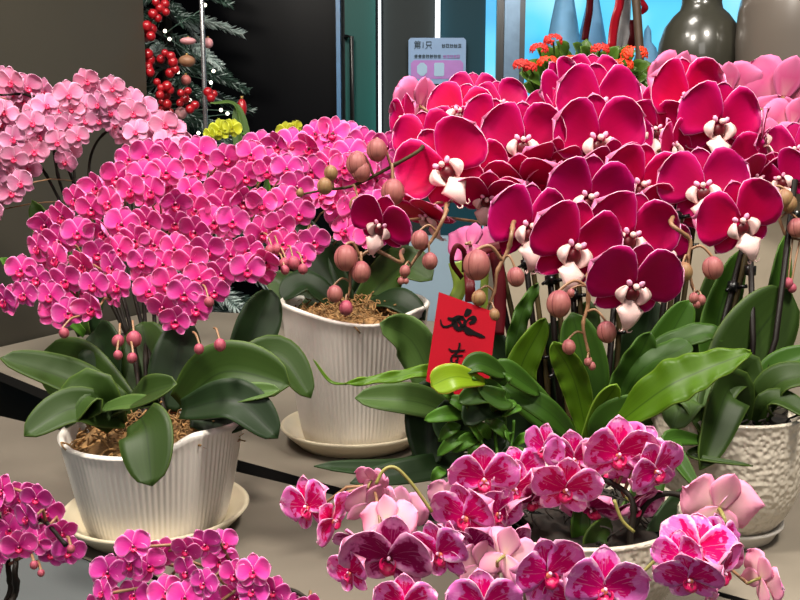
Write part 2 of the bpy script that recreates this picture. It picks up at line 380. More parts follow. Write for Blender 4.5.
# ------------------------------------------------------------------ notice on the door panel
ya = YB-.035
ctr = Yp(436.5, 61, ya); n = thing('notice_board', (ctr.x, ya, ctr.z), 'pale blue notice with a pink band fixed to the dark door panel', 'sign')
def yb(px, py, dy=0): p = Yp(px, py, ya); return Vector((p.x, ya-dy, p.z))
def plate(name, x0, y0, x1, y1, mat, dy, th=.004, cut=0):
    a, b = yb(x0, y0), yb(x1, y1); q = MB(); k = cut
    pl = [(a.x+k, a.z), (b.x-k, a.z), (b.x, a.z-k), (b.x, b.z+k), (b.x-k, b.z), (a.x+k, b.z), (a.x, b.z+k), (a.x, a.z-k)] if k else [(a.x, a.z), (b.x, a.z), (b.x, b.z), (a.x, b.z)]
    f = [q.vert((x, ya-dy, z)) for x, z in pl]; g = [q.vert((x, ya-dy+th, z)) for x, z in pl]
    q.face(f); q.face(g[::-1]); k = len(pl)
    for i in range(k): q.face((f[i], g[i], g[(i+1) % k], f[(i+1) % k]))
    return q.build(name, mat, n, smooth=False)
M['sign_blue'] = plain('notice_blue', '#7597c0', .4, noise_amt=.02); M['sign_pink'] = plain('notice_pink', '#a068b8', .4, noise_amt=.05); M['ink'] = plain('notice_ink', '#24475c', .5); M['sign_w'] = plain('notice_white', '#94b4d0', .4, noise_amt=.02)
plate('board', 408.5, 38, 465.5, 84, M['sign_blue'], .004, cut=.008)
plate('pink_band', 411, 60.5, 463, 79, M['sign_pink'], .0065, .002, cut=.01)
plate('round_badge', 417, 63, 427, 76, M['sign_w'], .0085, .002, cut=.012)
plate('square_badge', 434, 63, 444, 76.5, M['sign_w'], .0085, .002, cut=.004)
plate('lower_board', 415, 86.5, 460, 150, M['sign_blue'], .003)
plate('slot', 418, 84.8, 456, 87, M['clip'], .004)
def text(name, body, px, py, hpx, mat, parent, wpx=None):
    cu = bpy.data.curves.new(name, 'FONT'); cu.body = body; cu.size = 1; cu.extrude = .002
    o = bpy.data.objects.new(name, cu); COL.objects.link(o); dg = bpy.context.evaluated_depsgraph_get(); dg.update()
    me = bpy.data.meshes.new_from_object(o.evaluated_get(dg)); bpy.data.objects.remove(o)
    xs = [v.co.x for v in me.vertices]; ys = [v.co.y for v in me.vertices]
    if not xs: return
    a, b = yb(px, py), yb(px+(wpx or hpx), py+hpx); sx = (b.x-a.x)/(max(xs)-min(xs)); sy = (a.z-b.z)/(max(ys)-min(ys))
    for v in me.vertices: v.co = ((v.co.x-min(xs))*sx, -v.co.z, (v.co.y-min(ys))*sy)
    me.materials.clear(); me.materials.append(mat)
    o = bpy.data.objects.new(name, me); COL.objects.link(o); o.parent = parent; o.location = Vector((a.x, ya-.0065, b.z))-wloc(parent)
text('headline', '第1只', 414, 41, 8, M['ink'], n, 18)
def small_print(name, n_, x0, y0, x1, h, mat):      # rows of print too small to read in the photograph
    q = MB(); wd = (x1-x0)/n_; r_ = random.Random(n_+int(x0))
    for k in range(n_):
        xa = x0+k*wd
        for (u, v, uw, vh) in [(.08, r_.choice((.05, .2)), .8, .14), (.08, .45, .8, .12), (.1, .82, .75, .14), (r_.choice((.15, .4)), .05, .12, .9), (.7, .1, .12, .8)]:
            a, b = yb(xa+u*wd, y0+v*h), yb(xa+(u+uw)*wd, y0+(v+vh)*h); q.box(((a.x+b.x)/2, ya-.006, (a.z+b.z)/2), (abs(b.x-a.x), .002, abs(a.z-b.z)))
    q.build(name, mat, n, smooth=False)
small_print('text_line', 5, 441.5, 44, 461.5, 4, M['ink']); small_print('text_line', 7, 414, 54.5, 441, 4, M['ink']); small_print('text_line', 5, 443, 55, 460, 3.6, M['sign_pink'])

# ------------------------------------------------------------------ christmas tree
TY = 2.75
tb = Yp(168, 60, TY); tree = thing('christmas_tree', (tb.x, TY, 0), 'frosted dark green christmas tree behind the chrome post', 'christmas tree')
q = MB(); q.tube([(tb.x, TY, 0), (tb.x, TY, 2.35)], [.04, .008], 8); q.build('trunk', M['stem_dark'], tree)
M['needle'] = plain('needle_green', '#3a5548', .6, noise_amt=.4, scale=20); M['frost'] = plain('needle_frost', '#b4c4c0', .6, noise_amt=.3, scale=30)
def branch_mesh(frost, seed):
    r = random.Random(seed); q = MB(); L = .30
    q.tube([(0, 0, 0), (L*.5, 0, .012), (L, 0, -.01)], [.005, .004, .002], 5)
    for i in range(190):
        s_ = r.uniform(.1, 1); c = Vector((L*s_, 0, .02*math.sin(s_*3))); a = r.uniform(0, 2*PI); ln = .055*(1.15-s_*.5)
        d = Vector((.75, math.cos(a), math.sin(a)*.7)).normalized()*ln
        q.tube([c, c+d*.6, c+d], [.0036, .0034, .0008], 3, m=1 if (frost and s_ > .4) or r.random() < .2 else 0)
    return q.mesh('branch', [M['needle'], M['frost']])
bms = [branch_mesh(False, 1), branch_mesh(True, 2), branch_mesh(False, 3)]
for i in range(84):
    z = .75+i/84*1.45; a = i*2.4+.3; sc = .62*(2.4-z)/1.6+.25
    o = bpy.data.objects.new('branch', bms[i % 3]); COL.objects.link(o); o.parent = tree
    o.location = (0, 0, z); o.rotation_euler = (0, .35+.15*math.sin(i), a); o.scale = (sc*1.5, sc*1.1, sc*1.1)
M['berry'] = plain('berry_red', '#980e1a', .3, coat=.3)
berry_me = MB(); berry_me.ell((0, 0, 0), .0125, n=10, k=7); berry_me = berry_me.mesh('berry', M['berry'])
sprigs = [(160, 12, 'red berry sprig at the top of the christmas tree', [(-4, -10), (0, -4), (5, -8), (-7, 2), (6, 0), (-2, 6)]),
          (150, 30, 'red berry sprig low on the left edge of the tree top', [(-3, -4), (2, -1), (-3, 3), (1, 6)]),
          (165, 57, 'red berry sprig on the tree beside the brown ornament', [(0, -4), (6, -1), (-4, 2), (8, 5), (10, 12), (5, 16)]),
          (152, 62, 'short red berry sprig against the olive wall edge', [(-4, -8), (-2, -2), (-4, 5), (-2, 10)]),
          (163, 92, 'long red berry sprig hanging above the pale pink orchid', [(-6, -10), (-2, -4), (4, -6), (-3, 3), (3, 3), (7, -2), (-1, 10), (4, 12), (0, 18), (7, 20)]),
          (185, 99, 'red berry sprig left of the chrome post, under the brown ornament', [(-4, -6), (3, -8), (0, 0), (-5, 4), (5, 10), (10, 6)]),
          (211, 95, 'red berry sprig just right of the chrome post', [(-3, -3), (3, -1), (0, 3)])]
for k, (px, py, lab, offs) in enumerate(sprigs):
    yy = TY-.42; c = Yp(px, py, yy); t = thing('berry_sprig', c, lab, 'berry sprig', 'red berry sprigs on the tree')
    q = MB(); cs = [Yp(px+dx, py+dy, yy+rnd.uniform(-.03, .03)) for dx, dy in offs]
    for e in cs: q.tube([c+Vector((0, .2, .0)), (c+e)/2+Vector((0, .04, .01)), e], .0025, 4)
    q.build('stem', M['stem_dark'], t)
    for e in cs:
        o = bpy.data.objects.new('berry', berry_me); COL.objects.link(o); o.parent = t; o.location = e-c; o.scale = (rnd.uniform(.8, 1.15),)*3
def bauble(px, py, rpx, mat, lab, yy=TY-.36, shape=(1, 1, 1)):
    c = Yp(px, py, yy); r = rpx*yy/FPX; t = thing('tree_ornament', c, lab, 'ornament')
    q = MB(); q.ell(c, (r*shape[0], r*shape[1], r*shape[2]), n=16, k=10); q.build('ball', mat, t)
    q = MB(); q.tube([c+Vector((0, 0, r*shape[2]*.9)), c+Vector((0, 0, r*shape[2]*1.25))], r*.22, 8); q.build('cap', plain('cap_gold', '#a88a50', .3, metal=.6), t)
M['orn_pink'] = plain('ornament_pink', '#c98d92', .4); M['orn_brown'] = plain('ornament_brown', '#8a6248', .5)
bauble(188, 41, 5, M['orn_pink'], 'pink elongated ornament near the tree top, left of the post', shape=(1.6, 1, .7))
bauble(208, 43, 5, M['orn_pink'], 'pink round ornament on the tree, right of the post')
bauble(187, 61, 7, M['orn_brown'], 'brown boxy ornament in the middle of the tree', shape=(1.2, 1, .8))
bauble(181, 113, 6, M['orn_pink'], 'pink ball ornament low on the tree by the pale orchid')
bauble(146, 37, 5, M['orn_pink'], 'pink ornament against the olive wall edge')
bauble(242, 108, 7, M['berry'], 'dull red ornament at the lower right of the tree', shape=(.7, .7, 1.3))
bauble(186, 80, 5, plain('ornament_rose', '#a85c58', .4), 'rosy striped ornament below the brown one')
lights = thing('fairy_lights', Yp(190, 60, TY-.25), 'string of small warm fairy lights wound over the christmas tree', 'fairy lights')
LP = [(165, 31), (169.5, 39), (178, 72), (190, 100), (213.5, 71), (211, 82.5), (221, 110), (227.5, 113.5), (238.5, 124), (198.5, 133), (155, 107), (205, 5), (172, 120)]
lm = emis('fairy_glow', '#fff6df', 3); bp = [Yp(x, y, TY-.33) for x, y in LP]
q = MB(); q.tube(catmull(sorted([p+Vector((0, .02, 0)) for p in bp], key=lambda p: -p.z), 4), .0016, 4); q.build('wire', M['needle'], lights)
for p in bp: q = MB(); q.ell(p, .005, n=8, k=6); q.build('bulb', lm, lights)

# ------------------------------------------------------------------ things seen in the bright window
def strip(name, pts, wd, mat, lab, cat, y, grp=None):
    q = MB(); c = [Yp(x, yy, y) for x, yy in pts]; cc = catmull(c, 5); n_ = len(cc)-1
    def fn(u, t):
        f = u*n_; i = min(int(f), n_-1); p = cc[i].lerp(cc[i+1], f-i); return p+Vector((t*wd/2*y/FPX, .006*math.sin(u*9)+.004*t, 0))
    q.shell(fn, 16, 3, .002); return tag(q.build(name, mat, loc=c[0]), lab, cat, grp)
M['ribbon'] = plain('ribbon_red', '#b01024', .35); M['ribbon_dk'] = plain('ribbon_dark_red', '#4a0610', .5, spec=.2)
strip('ribbon', [(592, -30), (590, 0), (588, 20), (585, 40)], 7, M['ribbon_dk'], 'dark red ribbon hanging at the left in the bright window', 'ribbon', 2.9)
strip('ribbon', [(621, -30), (620, 0), (615, 20), (612, 48)], 9, M['ribbon'], 'bright red ribbon hanging beside the brown post in the window', 'ribbon', 2.9)
strip('ribbon', [(636, -30), (638, -5), (645, 8), (640, 14)], 7, M['ribbon'], 'short red ribbon end curling right of the brown post', 'ribbon', 2.85)
strip('ribbon', [(634, 20), (633, 35), (630, 52)], 8, M['ribbon_dk'], 'dark red ribbon tail low behind the orange flowers', 'ribbon', 2.87)
q = MB(); c0, c1, c2 = Yp(632, -30, 2.8), Yp(636, 0, 2.8), Yp(640, 55, 2.8); q.tube(catmull([c0, c1, c2], 5)+[c2-Vector((0, 0, .4))], .014, 8); tag(q.build('brown_pole', plain('pole_brown', '#5a4636', .5), loc=c2), 'slim brown pole in front of the bright window', 'pole')
q = MB(); c0, c1 = Yp(626, -30, 3.0), Yp(622, 60, 3.0); q.tube([c0, c1-Vector((0, 0, .35))], .022, 8); tag(q.build('white_pole', plain('pole_white', '#b8b4b4', .4), loc=c1), 'white pole left of the brown pole in the window', 'pole')
M['dress'] = plain('figure_blue', '#79b4e0', .6, noise_amt=.06)
for (px, y0, y1, w0, w1, lab) in ((566, -45, 58, 5, 22, 'pale blue cone-shaped decoration standing in the bright window'), (594, -20, 58, 6, 20, 'light blue cone decoration behind the hanging dark ribbon'), (648, 25, 60, 5, 15, 'small blue cone decoration beside the round vase')):
    yd = 3.42 if px == 594 else 3.20; a, b = Yp(px, y0, yd), Yp(px, y1, yd); k = yd/FPX*.8; q = MB()
    q.lathe([(.001, a.z), (w0*k*.8, a.z-.02), (w0*k, a.z-.06), (w1*k*.7, (a.z*.35+b.z*.65)), (w1*k, b.z), (w1*k, .0)], 20, c=(a.x, yd, 0), fn=lambda kk, an, r, z: (r*(1+.06*math.cos(6*an)), z))
    tag(q.build('window_decoration', M['dress'], loc=(a.x, yd, 0)), lab, 'decoration')

# ------------------------------------------------------------------ vases and the pot of orange flowers
def vase(px, prof, y, mat, lab, n=48):
    x = Yp(px, 60, y).x; q = MB(); q.lathe(prof, n, c=(x, y, ZP)); o = q.build('vase', mat, loc=(x, y, ZP)); return tag(o, lab, 'vase')
VY = 1.98; kz = lambda py: Yp(400, py, VY).z-ZP; kr = lambda p: p*VY/FPX
M['vase'] = plain('vase_olive', '#34332b', .28, noise_amt=.05, coat=.5); M['jar'] = plain('jar_taupe', '#5e564f', .3, noise_amt=.1, scale=5, coat=.5)
zb = 0
prof = [(kr(40), 0)] + [(kr(38*math.sqrt(max(0, 1-((py-46)/62)**2))+2), kz(py)) for py in range(100, -3, -8) if kz(py) > .005] + [(kr(19), kz(4)), (kr(18), kz(-6)), (kr(19), kz(-30)), (kr(22), kz(-40)), (kr(18), kz(-40)), (kr(15), kz(-10))]
prof = [(r, z) for r, z in prof]
vase(699, [(kr(26), 0), (kr(34), kz(92)), (kr(38.5), kz(72)), (kr(39.5), kz(56)), (kr(38), kz(42)), (kr(33.5), kz(27)), (kr(26), kz(16)), (kr(20), kz(10)), (kr(18.5), kz(4)), (kr(18.5), kz(-20)), (kr(22), kz(-40)), (kr(18), kz(-40)), (kr(14), kz(0))], VY, M['vase'], 'glossy dark olive round-bellied vase with a narrow neck')
VY = 1.86
vase(801, [(kr(54), 0), (kr(58), kz(90)), (kr(61), kz(40)), (kr(60), kz(10)), (kr(58), kz(-2)), (kr(54), kz(-4)), (kr(52), kz(4)), (kr(52), kz(60))], VY, M['jar'], 'tall taupe glazed jar at the right edge, beside the round vase')
KY = 1.95; kc = Yp(588, 100, KY); kal = thing('flowering_kalanchoe', (kc.x, KY, ZP), 'green plant with orange-red flower heads in a dark pot before the window', 'potted plant')
zt = Yp(588, 103, KY).z; kk = KY/FPX
q = MB(); q.lathe([(40*kk, ZP), (62*kk, zt-.005), (64*kk, zt), (60*kk, zt), (55*kk, zt-.03)], 32, c=(kc.x, KY, 0)); q.build('pot', plain('pot_charcoal', '#33383a', .4), kal)
M['kleaf'] = leaf_mat('kalanchoe_leaf', '#4a6a24', '#38561c', '#6a8a3a', rough=.3); M['orange'] = plain('flower_orange', '#e23a14', .5, noise_amt=.25, scale=120); M['redo'] = plain('flower_red_orange', '#c82820', .5, noise_amt=.25, scale=120)
def oval_leaf(q, base, tip, wd, nv, cup=.15):
    ax = tip-base; L = ax.length; side = ax.cross(nv).normalized(); up = side.cross(ax).normalized()
    def fn(u, t):
        wv = wd/2*(math.sin(PI*min(1, u**.8))**.7 if 0 < u < 1 else .03)
        return base+ax*u+side*(t*wv)+up*(cup*L*math.sin(PI*u)*.6+abs(t)*wv*.25-L*.15*u*u)
    q.shell(fn, 8, 4, .0012)
for i in range(70):
    px, py = rnd.uniform(520, 655), rnd.uniform(38, 90); 
    if abs(px-588) > 55 and py < 52: py += 20
    y = KY-.10+rnd.uniform(-.02, .1); tip = Yp(px, py, y); base = Vector((kc.x+(tip.x-kc.x)*.5, KY, zt+(tip.z-zt)*.35))
    d = (tip-base).normalized(); q = MB(); oval_leaf(q, tip-d*.056, tip, .044, Vector((rnd.uniform(-.4, .4), -1, .5)))
    q.tube([base, (base+tip)/2, tip-d*.048], .0022, 5); q.build('leaf', M['kleaf'], kal)
for (px, py, r, mt) in ((553, 41, 8, 'redo'), (539, 50, 8, 'redo'), (547, 63, 9, 'orange'), (522, 66, 8, 'redo'), (571, 61, 6, 'orange'), (600, 50, 8, 'redo'), (634, 55, 12, 'orange'), (623, 66, 9, 'orange'), (655, 70, 6, 'redo'), (530, 68, 6, 'redo'), (556, 93, 6, 'redo')):
    c = Yp(px, py, KY-.12); R = r*KY/FPX; q = MB()
    q.tube([Vector((c.x*.6+kc.x*.4, KY, zt)), c], .002, 5, m=1)
    for k in range(26):
        a = rnd.uniform(0, 2*PI); e = rnd.uniform(-.2, 1); v = Vector((math.cos(a)*math.sqrt(1-e*e*.8), -.4+rnd.uniform(-.5, .4), e*.6)).normalized()
        p = c+Vector((v.x*R, v.y*R*.8, v.z*R*.7))
        for h in range(4):
            aa = h*PI/2+k; s1 = v.orthogonal().normalized(); s2 = v.cross(s1); dd = s1*math.cos(aa)+s2*math.sin(aa)
            q.ell(p+dd*.0042, (.0042, .0028, .0012), M=Matrix((dd, v.cross(dd), v)).transposed(), n=6, k=4)
    q.build('flower_head', [M[mt], M['kleaf']], kal)

# ------------------------------------------------------------------ orchid pieces
def petal(q, ang, L, W, mats, seed, z=0, cup=.12, claw=.35, tipp=2.4, wave=.03, bend=0, sx=1.0, off=0.0):
    r = random.Random(seed); a = math.radians(ang); ax = Vector((math.cos(a), math.sin(a), 0)); sd = Vector((-math.sin(a), math.cos(a), 0))
    ph = [r.uniform(0, 6.28) for _ in range(4)]
    def fn(u, t):
        prof = (claw*.25+(1-claw*.25)*min(1, (u/.52))**.75)*(max(0.0, 1-max(0, (u-.38)/.62)**tipp))**.5
        edge = max(abs(t)**2, u**2)
        wv = wave*L*edge*(math.sin(3*t+ph[0]+u*4)+.6*math.sin(7*u+ph[1])*t)
        zz = z+cup*L*(t*t*.55-.25)*min(1, u*2)+bend*L*u*u+wv
        x = L*u*(1-.05*t*t)
        return ax*(x+off)+sd*(t*W/2*prof*(1+.03*math.sin(9*u+ph[2])))+Vector((0, 0, zz))
    q.shell(fn, 8, 8, L*.012, mats, tip=True)
def sepal(q, ang, L, W, mats, seed, z=-.03, **kw): petal(q, ang, L, W, mats, seed, z=z, claw=1.0, tipp=1.9, wave=.015, **kw)
# every flower faces +Z, top +Y, about 1 unit wide
def flower_mesh(kind, mats, seed):
    q = MB(); r = random.Random(seed)
    j = lambda a: r.uniform(-a, a)
    if kind == 'broad':        # large round moth orchid
        sepal(q, 90+j(5), .46, .36, (0, 1, 2), seed+1, z=-.035, bend=-.05); sepal(q, 228+j(6), .45, .32, (0, 1, 2), seed+2, z=-.035, bend=-.08); sepal(q, 312+j(6), .45, .32, (0, 1, 2), seed+3, z=-.035, bend=-.08)
        petal(q, 24+j(5), .54, .67, (0, 1, 2), seed+4, z=.0, cup=.16+j(.08), bend=.03+j(.12), claw=.7, tipp=2.8, wave=.045); petal(q, 156+j(5), .54, .67, (0, 1, 2), seed+5, z=.012, cup=.16+j(.08), bend=.03+j(.12), claw=.7, tipp=2.8, wave=.045)
    elif kind == 'mini':       # small moth orchid with clear gaps
        sepal(q, 90+j(6), .48, .44, (0, 1, 2), seed+1, bend=-.06+j(.06)); sepal(q, 232+j(6), .48, .42, (0, 1, 2), seed+2, bend=-.05+j(.08)); sepal(q, 308+j(6), .48, .42, (0, 1, 2), seed+3, bend=-.05+j(.08))
        petal(q, 14+j(6), .53, .64, (0, 1, 2), seed+4, cup=.18, bend=j(.12), claw=.7, tipp=2.6); petal(q, 166+j(6), .53, .64, (0, 1, 2), seed+5, z=.01, cup=.18, bend=j(.12), claw=.7, tipp=2.6)
    elif kind == 'splash':
        sepal(q, 90+j(7), .47, .42, (0, 1, 2), seed+1, bend=.05+j(.25)); sepal(q, 225+j(6), .47, .36, (0, 1, 2), seed+2, bend=-.03+j(.08)); sepal(q, 315+j(6), .47, .36, (0, 1, 2), seed+3, bend=-.03+j(.08))
        petal(q, 20+j(6), .53, .60, (0, 1, 2), seed+4, cup=.22, bend=.12+j(.3), claw=.6, tipp=2.7, wave=.09); petal(q, 160+j(6), .53, .60, (0, 1, 2), seed+5, z=.01, cup=.22, bend=.12+j(.3), claw=.6, tipp=2.7, wave=.09)
    elif kind == 'shut':       # half open, petals swept forward
        sepal(q, 90+j(6), .46, .36, (0, 1, 2), seed+1, bend=.35); sepal(q, 228, .45, .32, (0, 1, 2), seed+2, bend=.3); sepal(q, 312, .45, .32, (0, 1, 2), seed+3, bend=.3)
        petal(q, 20+j(5), .48, .52, (0, 1, 2), seed+4, cup=.3, bend=.65, claw=.7); petal(q, 160+j(5), .48, .52, (0, 1, 2), seed+5, z=.01, cup=.3, bend=.6, claw=.7)
    q.tube([(0, 0, -.02), (0, -.02, -.12), (0, -.08, -.25)], [.028, .025, .02], 6, m=3)
    return q.mesh('flower', mats)
def lip_mesh(kind, mats):
    """mats: lobe, throat, column"""
    q = MB()
    q.ell((0, .012, .08), (.028, .030, .036), n=10, k=7, m=0 if kind == 'broad' else 2)
    if kind == 'broad':
        for s_ in (-1, 1): q.ell((s_*.058, .028, .045), (.026, .036, .018), M=Matrix.Rotation(-s_*.7, 3, 'Z'), n=8, k=6, m=2)
        q.ell((0, -.08, .055), (.066, .066, .034), n=14, k=8, m=1)
        for s_ in (-1, 1):
            def fn(u, t, s_=s_):          # a rounded ear on each side of the throat
                w_ = math.sin(PI*(.04+.92*u))**.55
                x = .056+(t+1)/2*.115*w_; y = -.165+.165*u+.012*t
                return Vector((s_*x, y, .05+.075*math.sin(PI*min(1, (t+1)/2*1.15))*w_+.02*t))
            q.shell(fn, 12, 6, .008, (0, 0, 0))
        def mid(u, t):
            prof = (.03+.105*min(1, u/.34)**1.5) if u < .34 else .135*(1-((u-.34)/.66)**.8*.84)
            return Vector((t*prof, -.12-.28*u, .075+.10*math.sin(u*2.5)-.07*t*t*(1-u)))
        q.shell(mid, 12, 6, .008, (0, 0, 0))
        for s_ in (-1, 1): q.tube([(s_*.012, -.39, .13), (s_*.03, -.42, .135), (s_*.055, -.41, .145), (s_*.06, -.385, .155)], [.010, .008, .006, .003], 5)
    else:
        q.ell((0, -.05, .02), (.06, .055, .03), n=8, k=5, m=1)
        for s_ in (-1, 1):
            def fn(u, t, s_=s_):
                a = -2.0+2.6*u
                return Vector((s_*(.02+.085*math.cos(a*.9)*(1+.15*t)), -.065+.085*math.sin(a)*(1+.15*t), .05+.07*math.sin(PI*(.15+u*.8))+.03*t))
            q.shell(fn, 6, 2, .006, (0, 0, 0))
        def mid(u, t):
            prof = .04+.075*math.sin(PI*min(1, .1+u*.9))
            return Vector((t*prof, -.09-.17*u, .05+.10*math.sin(u*2.4)-.04*t*t))
        q.shell(mid, 6, 4, .006, (0, 0, 0))
    return q.mesh('lip', mats)
FM, LM = {}, {}
def reg(key, kind, mats, lk, lmats, n=4, s0=0):
    FM[key] = [flower_mesh(kind, mats, s0+i*17) for i in range(n)]; LM[key] = lip_mesh(lk, lmats)
reg('crim', 'broad', [M['crim'], M['crim_back'], M['crim_rim'], M['pedicel']], 'broad', [M['lip_white'], M['throat'], M['column']], 6, 100)
reg('crim_shut', 'shut', [M['crim'], M['crim_back'], M['crim_rim'], M['pedicel']], 'broad', [M['lip_white'], M['throat'], M['column']], 3, 300)
reg('pink', 'mini', [M['pink'], M['pink_back'], M['pink_rim'], M['pedicel']], 'mini', [M['pink_lip'], M['throat'], M['pink_col']], 6, 500)
reg('pink_shut', 'shut', [M['pink'], M['pink_back'], M['pink_rim'], M['pedicel']], 'mini', [M['pink_lip'], M['throat'], M['pink_col']], 2, 560)
reg('pale', 'mini', [M['pale'], M['pale_back'], M['pale_rim'], M['pedicel']], 'mini', [M['pale_lip'], M['pale_lip'], M['pale']], 4, 700)
reg('harl', 'splash', [M['harl'], M['harl_back'], M['harl_rim'], M['pedicel_y']], 'mini', [M['harl_lip'], M['harl_lip2'], M['harl_rim']], 6, 900)
reg('harl_dk', 'splash', [M['harl_dk'], M['harl_back'], M['harl_rim'], M['pedicel_y']], 'mini', [M['harl_lip'], M['throat'], M['harl_rim']], 3, 960)
reg('mag', 'mini', [M['mag'], M['pink_back'], M['pink_rim'], M['pedicel']], 'mini', [M['pink_lip'], M['throat'], M['pink_col']], 5, 1200)
BASE = Matrix(((1, 0, 0), (0, 0, -1), (0, 1, 0)))
def orient(yaw, pitch, roll):
    return Matrix.Rotation(math.radians(yaw), 3, 'Z') @ Matrix.Rotation(math.radians(-pitch), 3, 'X') @ BASE @ Matrix.Rotation(math.radians(roll), 3, 'Z')
FCOUNT = [0]; LS = {'crim': 1.15, 'pink': 1.0, 'harl': .78, 'pale': .8, 'mag': .8}
def flower(parent, key, pos, size, yaw, pitch, roll, lip=True, var=None):
    FCOUNT[0] += 1; ms = FM[key]; me = ms[(FCOUNT[0] if var is None else var) % len(ms)]
    o = bpy.data.objects.new('flower', me); COL.objects.link(o); o.parent = parent; o.location = pos-wloc(parent)
    o.rotation_mode = 'XYZ'; R = orient(yaw, pitch, roll); o.rotation_euler = R.to_euler(); o.scale = (size,)*3
    if lip:
        l = bpy.data.objects.new('lip', LM[key]); COL.objects.link(l); l.parent = o; k_ = LS.get(key[:4], 1); l.scale = (k_, k_, k_)
    return pos + R @ Vector((0, -.08, -.25))*size
def flower_mass(parent, key, items):
    """the flowers past the first hundred, deep in the canopy"""
    q = MB(); o0 = wloc(parent); mats = list(FM[key][0].materials)
    for k, (pos, size, yw, pt, rl) in enumerate(items):
        me = FM[key][k % len(FM[key])]; Rm = orient(yw, pt, rl)*size; b0 = len(q.v)
        uv = [(0, 0)]*len(me.vertices)
        for lp, u_ in zip(me.loops, me.uv_layers[0].data): uv[lp.vertex_index] = tuple(u_.uv)
        for v in me.vertices: q.v.append(tuple(pos+Rm @ v.co))
        q.uv.extend(uv)
        for p in me.polygons: q.f.append(tuple(b0+i for i in p.vertices)); q.m.append(p.material_index)
    o = q.build('flowers', mats, parent); o['kind'] = 'stuff'; return o
def bud_fn(a, i): return 1-.10*(1-abs(math.sin(1.5*a)))**2
def bud(parent, pos, r, axis=Vector((0, -.2, -1)), mat='bud', stalk=None):
    ax = Vector(axis).normalized(); s1 = ax.orthogonal().normalized(); s2 = ax.cross(s1)
    q = MB(); q.ell(pos, (r, r, r*1.12), M=Matrix((s1, s2, ax)).transposed(), n=36, k=10, fn=bud_fn)
    o = q.build('bud', M[mat], parent, loc=pos)
    if stalk is not None:
        a = pos-ax*r*1.0; mid = (a+stalk)/2+Vector((0, 0, r*.7)); q = MB(); q.tube(catmull([stalk, mid, a+Vector((0, 0, r*.1)), pos-ax*r*.8], 5), max(.0011, r*.14), 6)
        q.build('pedicel', M['pedicel'], o)
    return o
def spike(parent, pts, r0, r1, mat, peds=(), pr=.0012, name='flower_spike', nodes=True):
    c = catmull(pts, 8); n_ = len(c); q = MB()
    rr = [r0+(r1-r0)*i/(n_-1) for i in range(n_)]
    if nodes: rr = [v*(1.35 if i % 9 == 4 else 1) for i, v in enumerate(rr)]
    q.tube(c, rr, 8)
    for e in peds:
        b = min(c, key=lambda p: (p-e).length+ (0 if p.z < e.z+.03 else .03)); mid = (b+e)/2+Vector((0, .004, .006)); q.tube([b, mid, e], [pr*1.2, pr, pr], 5, m=1)
    return q.build(name, [mat, M['pedicel']], parent)
def leaf(parent, pts, wpx, nv=(0, -.5, .85), mat='leaf', roll=0, fold=.18, tipp=2.2, basew=.45, curl=0, wave=0, name='leaf', peak=.55, ns=16, nt=8, th=.0016, twist=0):
    c = catmull([P(*p) for p in pts], 10); n_ = len(c)-1; d = sum(p[2] for p in pts)/len(pts); W = wpx*d/FPX; nv = Vector(nv).normalized(); q = MB()
    fr = []
    for i in range(n_+1):
        t = (c[min(i+1, n_)]-c[max(i-1, 0)]).normalized(); s_ = t.cross(nv)
        if s_.length < .05: s_ = t.orthogonal()
        s_.normalize(); s_ = Matrix.Rotation(math.radians(roll+twist*i/n_), 3, t) @ s_
        if fr and fr[-1].dot(s_) < 0: s_ = -s_
        fr.append(s_)
    ups = [fr[i].cross((c[min(i+1, n_)]-c[max(i-1, 0)]).normalized()) for i in range(n_+1)]
    def fn(u, t):
        f = u*n_; i = min(int(f), n_-1); k = f-i; p = c[i].lerp(c[i+1], k); s_ = fr[i].lerp(fr[i+1], k).normalized(); up = ups[i].lerp(ups[i+1], k).normalized()
        a = min(1, u/peak); prof = (basew+(1-basew)*math.sin(a*PI/2)) * (max(0, 1-max(0, (u-peak*.8)/(1-peak*.8))**tipp))**.55
        prof = max(prof, .012)
        wv = wave*W*math.sin(u*34+1.5*t)*abs(t)**1.5
        return p+s_*(t*W/2*prof)+up*(fold*W*abs(t)**1.3*prof+curl*W*t*t*prof+wv)
    q.shell(fn, ns if not wave else 40, nt, th, tip=False); return q.build(name, M[mat], parent)
def moss(parent, c, R, mat, n=170, mound=.012, fibre=.0009, spread=1.0):
    q = MB(); prof = [(R*k/9, 0) for k in range(9, -1, -1)]
    def fn(k, a, r, z):
        r = max(r, .001); p = Vector((r*math.cos(a), r*math.sin(a), 0)); return r, mound*(1-(r/R)**2)+.012*noise.noise(p*45+c)+.006*noise.noise(p*140)
    q.lathe(prof, 40, fn=fn, c=c)
    for i in range(n):
        a = rnd.uniform(0, 2*PI); rr = R*math.sqrt(rnd.random())*spread; p = c+Vector((rr*math.cos(a), rr*math.sin(a), mound*(1-(rr/R)**2)+.004)); pts = [p]
        for k in range(4): pts.append(pts[-1]+Vector((rnd.uniform(-1, 1), rnd.uniform(-1, 1), rnd.uniform(-.7, .9)))*.008)
        q.tube(catmull(pts, 2), fibre*rnd.uniform(.6, 1.5), 4)
    o = q.build('potting_moss', M[mat], parent); o['kind'] = 'stuff'; return o
def keyed(keys, a):
    a = math.degrees(a) % 360; ks = sorted((k % 360, v) for k, v in keys); ks = [(ks[-1][0]-360, ks[-1][1])]+ks+[(ks[0][0]+360, ks[0][1])]
    for (k0, v0), (k1, v1) in zip(ks, ks[1:]):
        if k0 <= a <= k1: t = (a-k0)/(k1-k0); return v0+(v1-v0)*t*t*(3-2*t)
    return 0
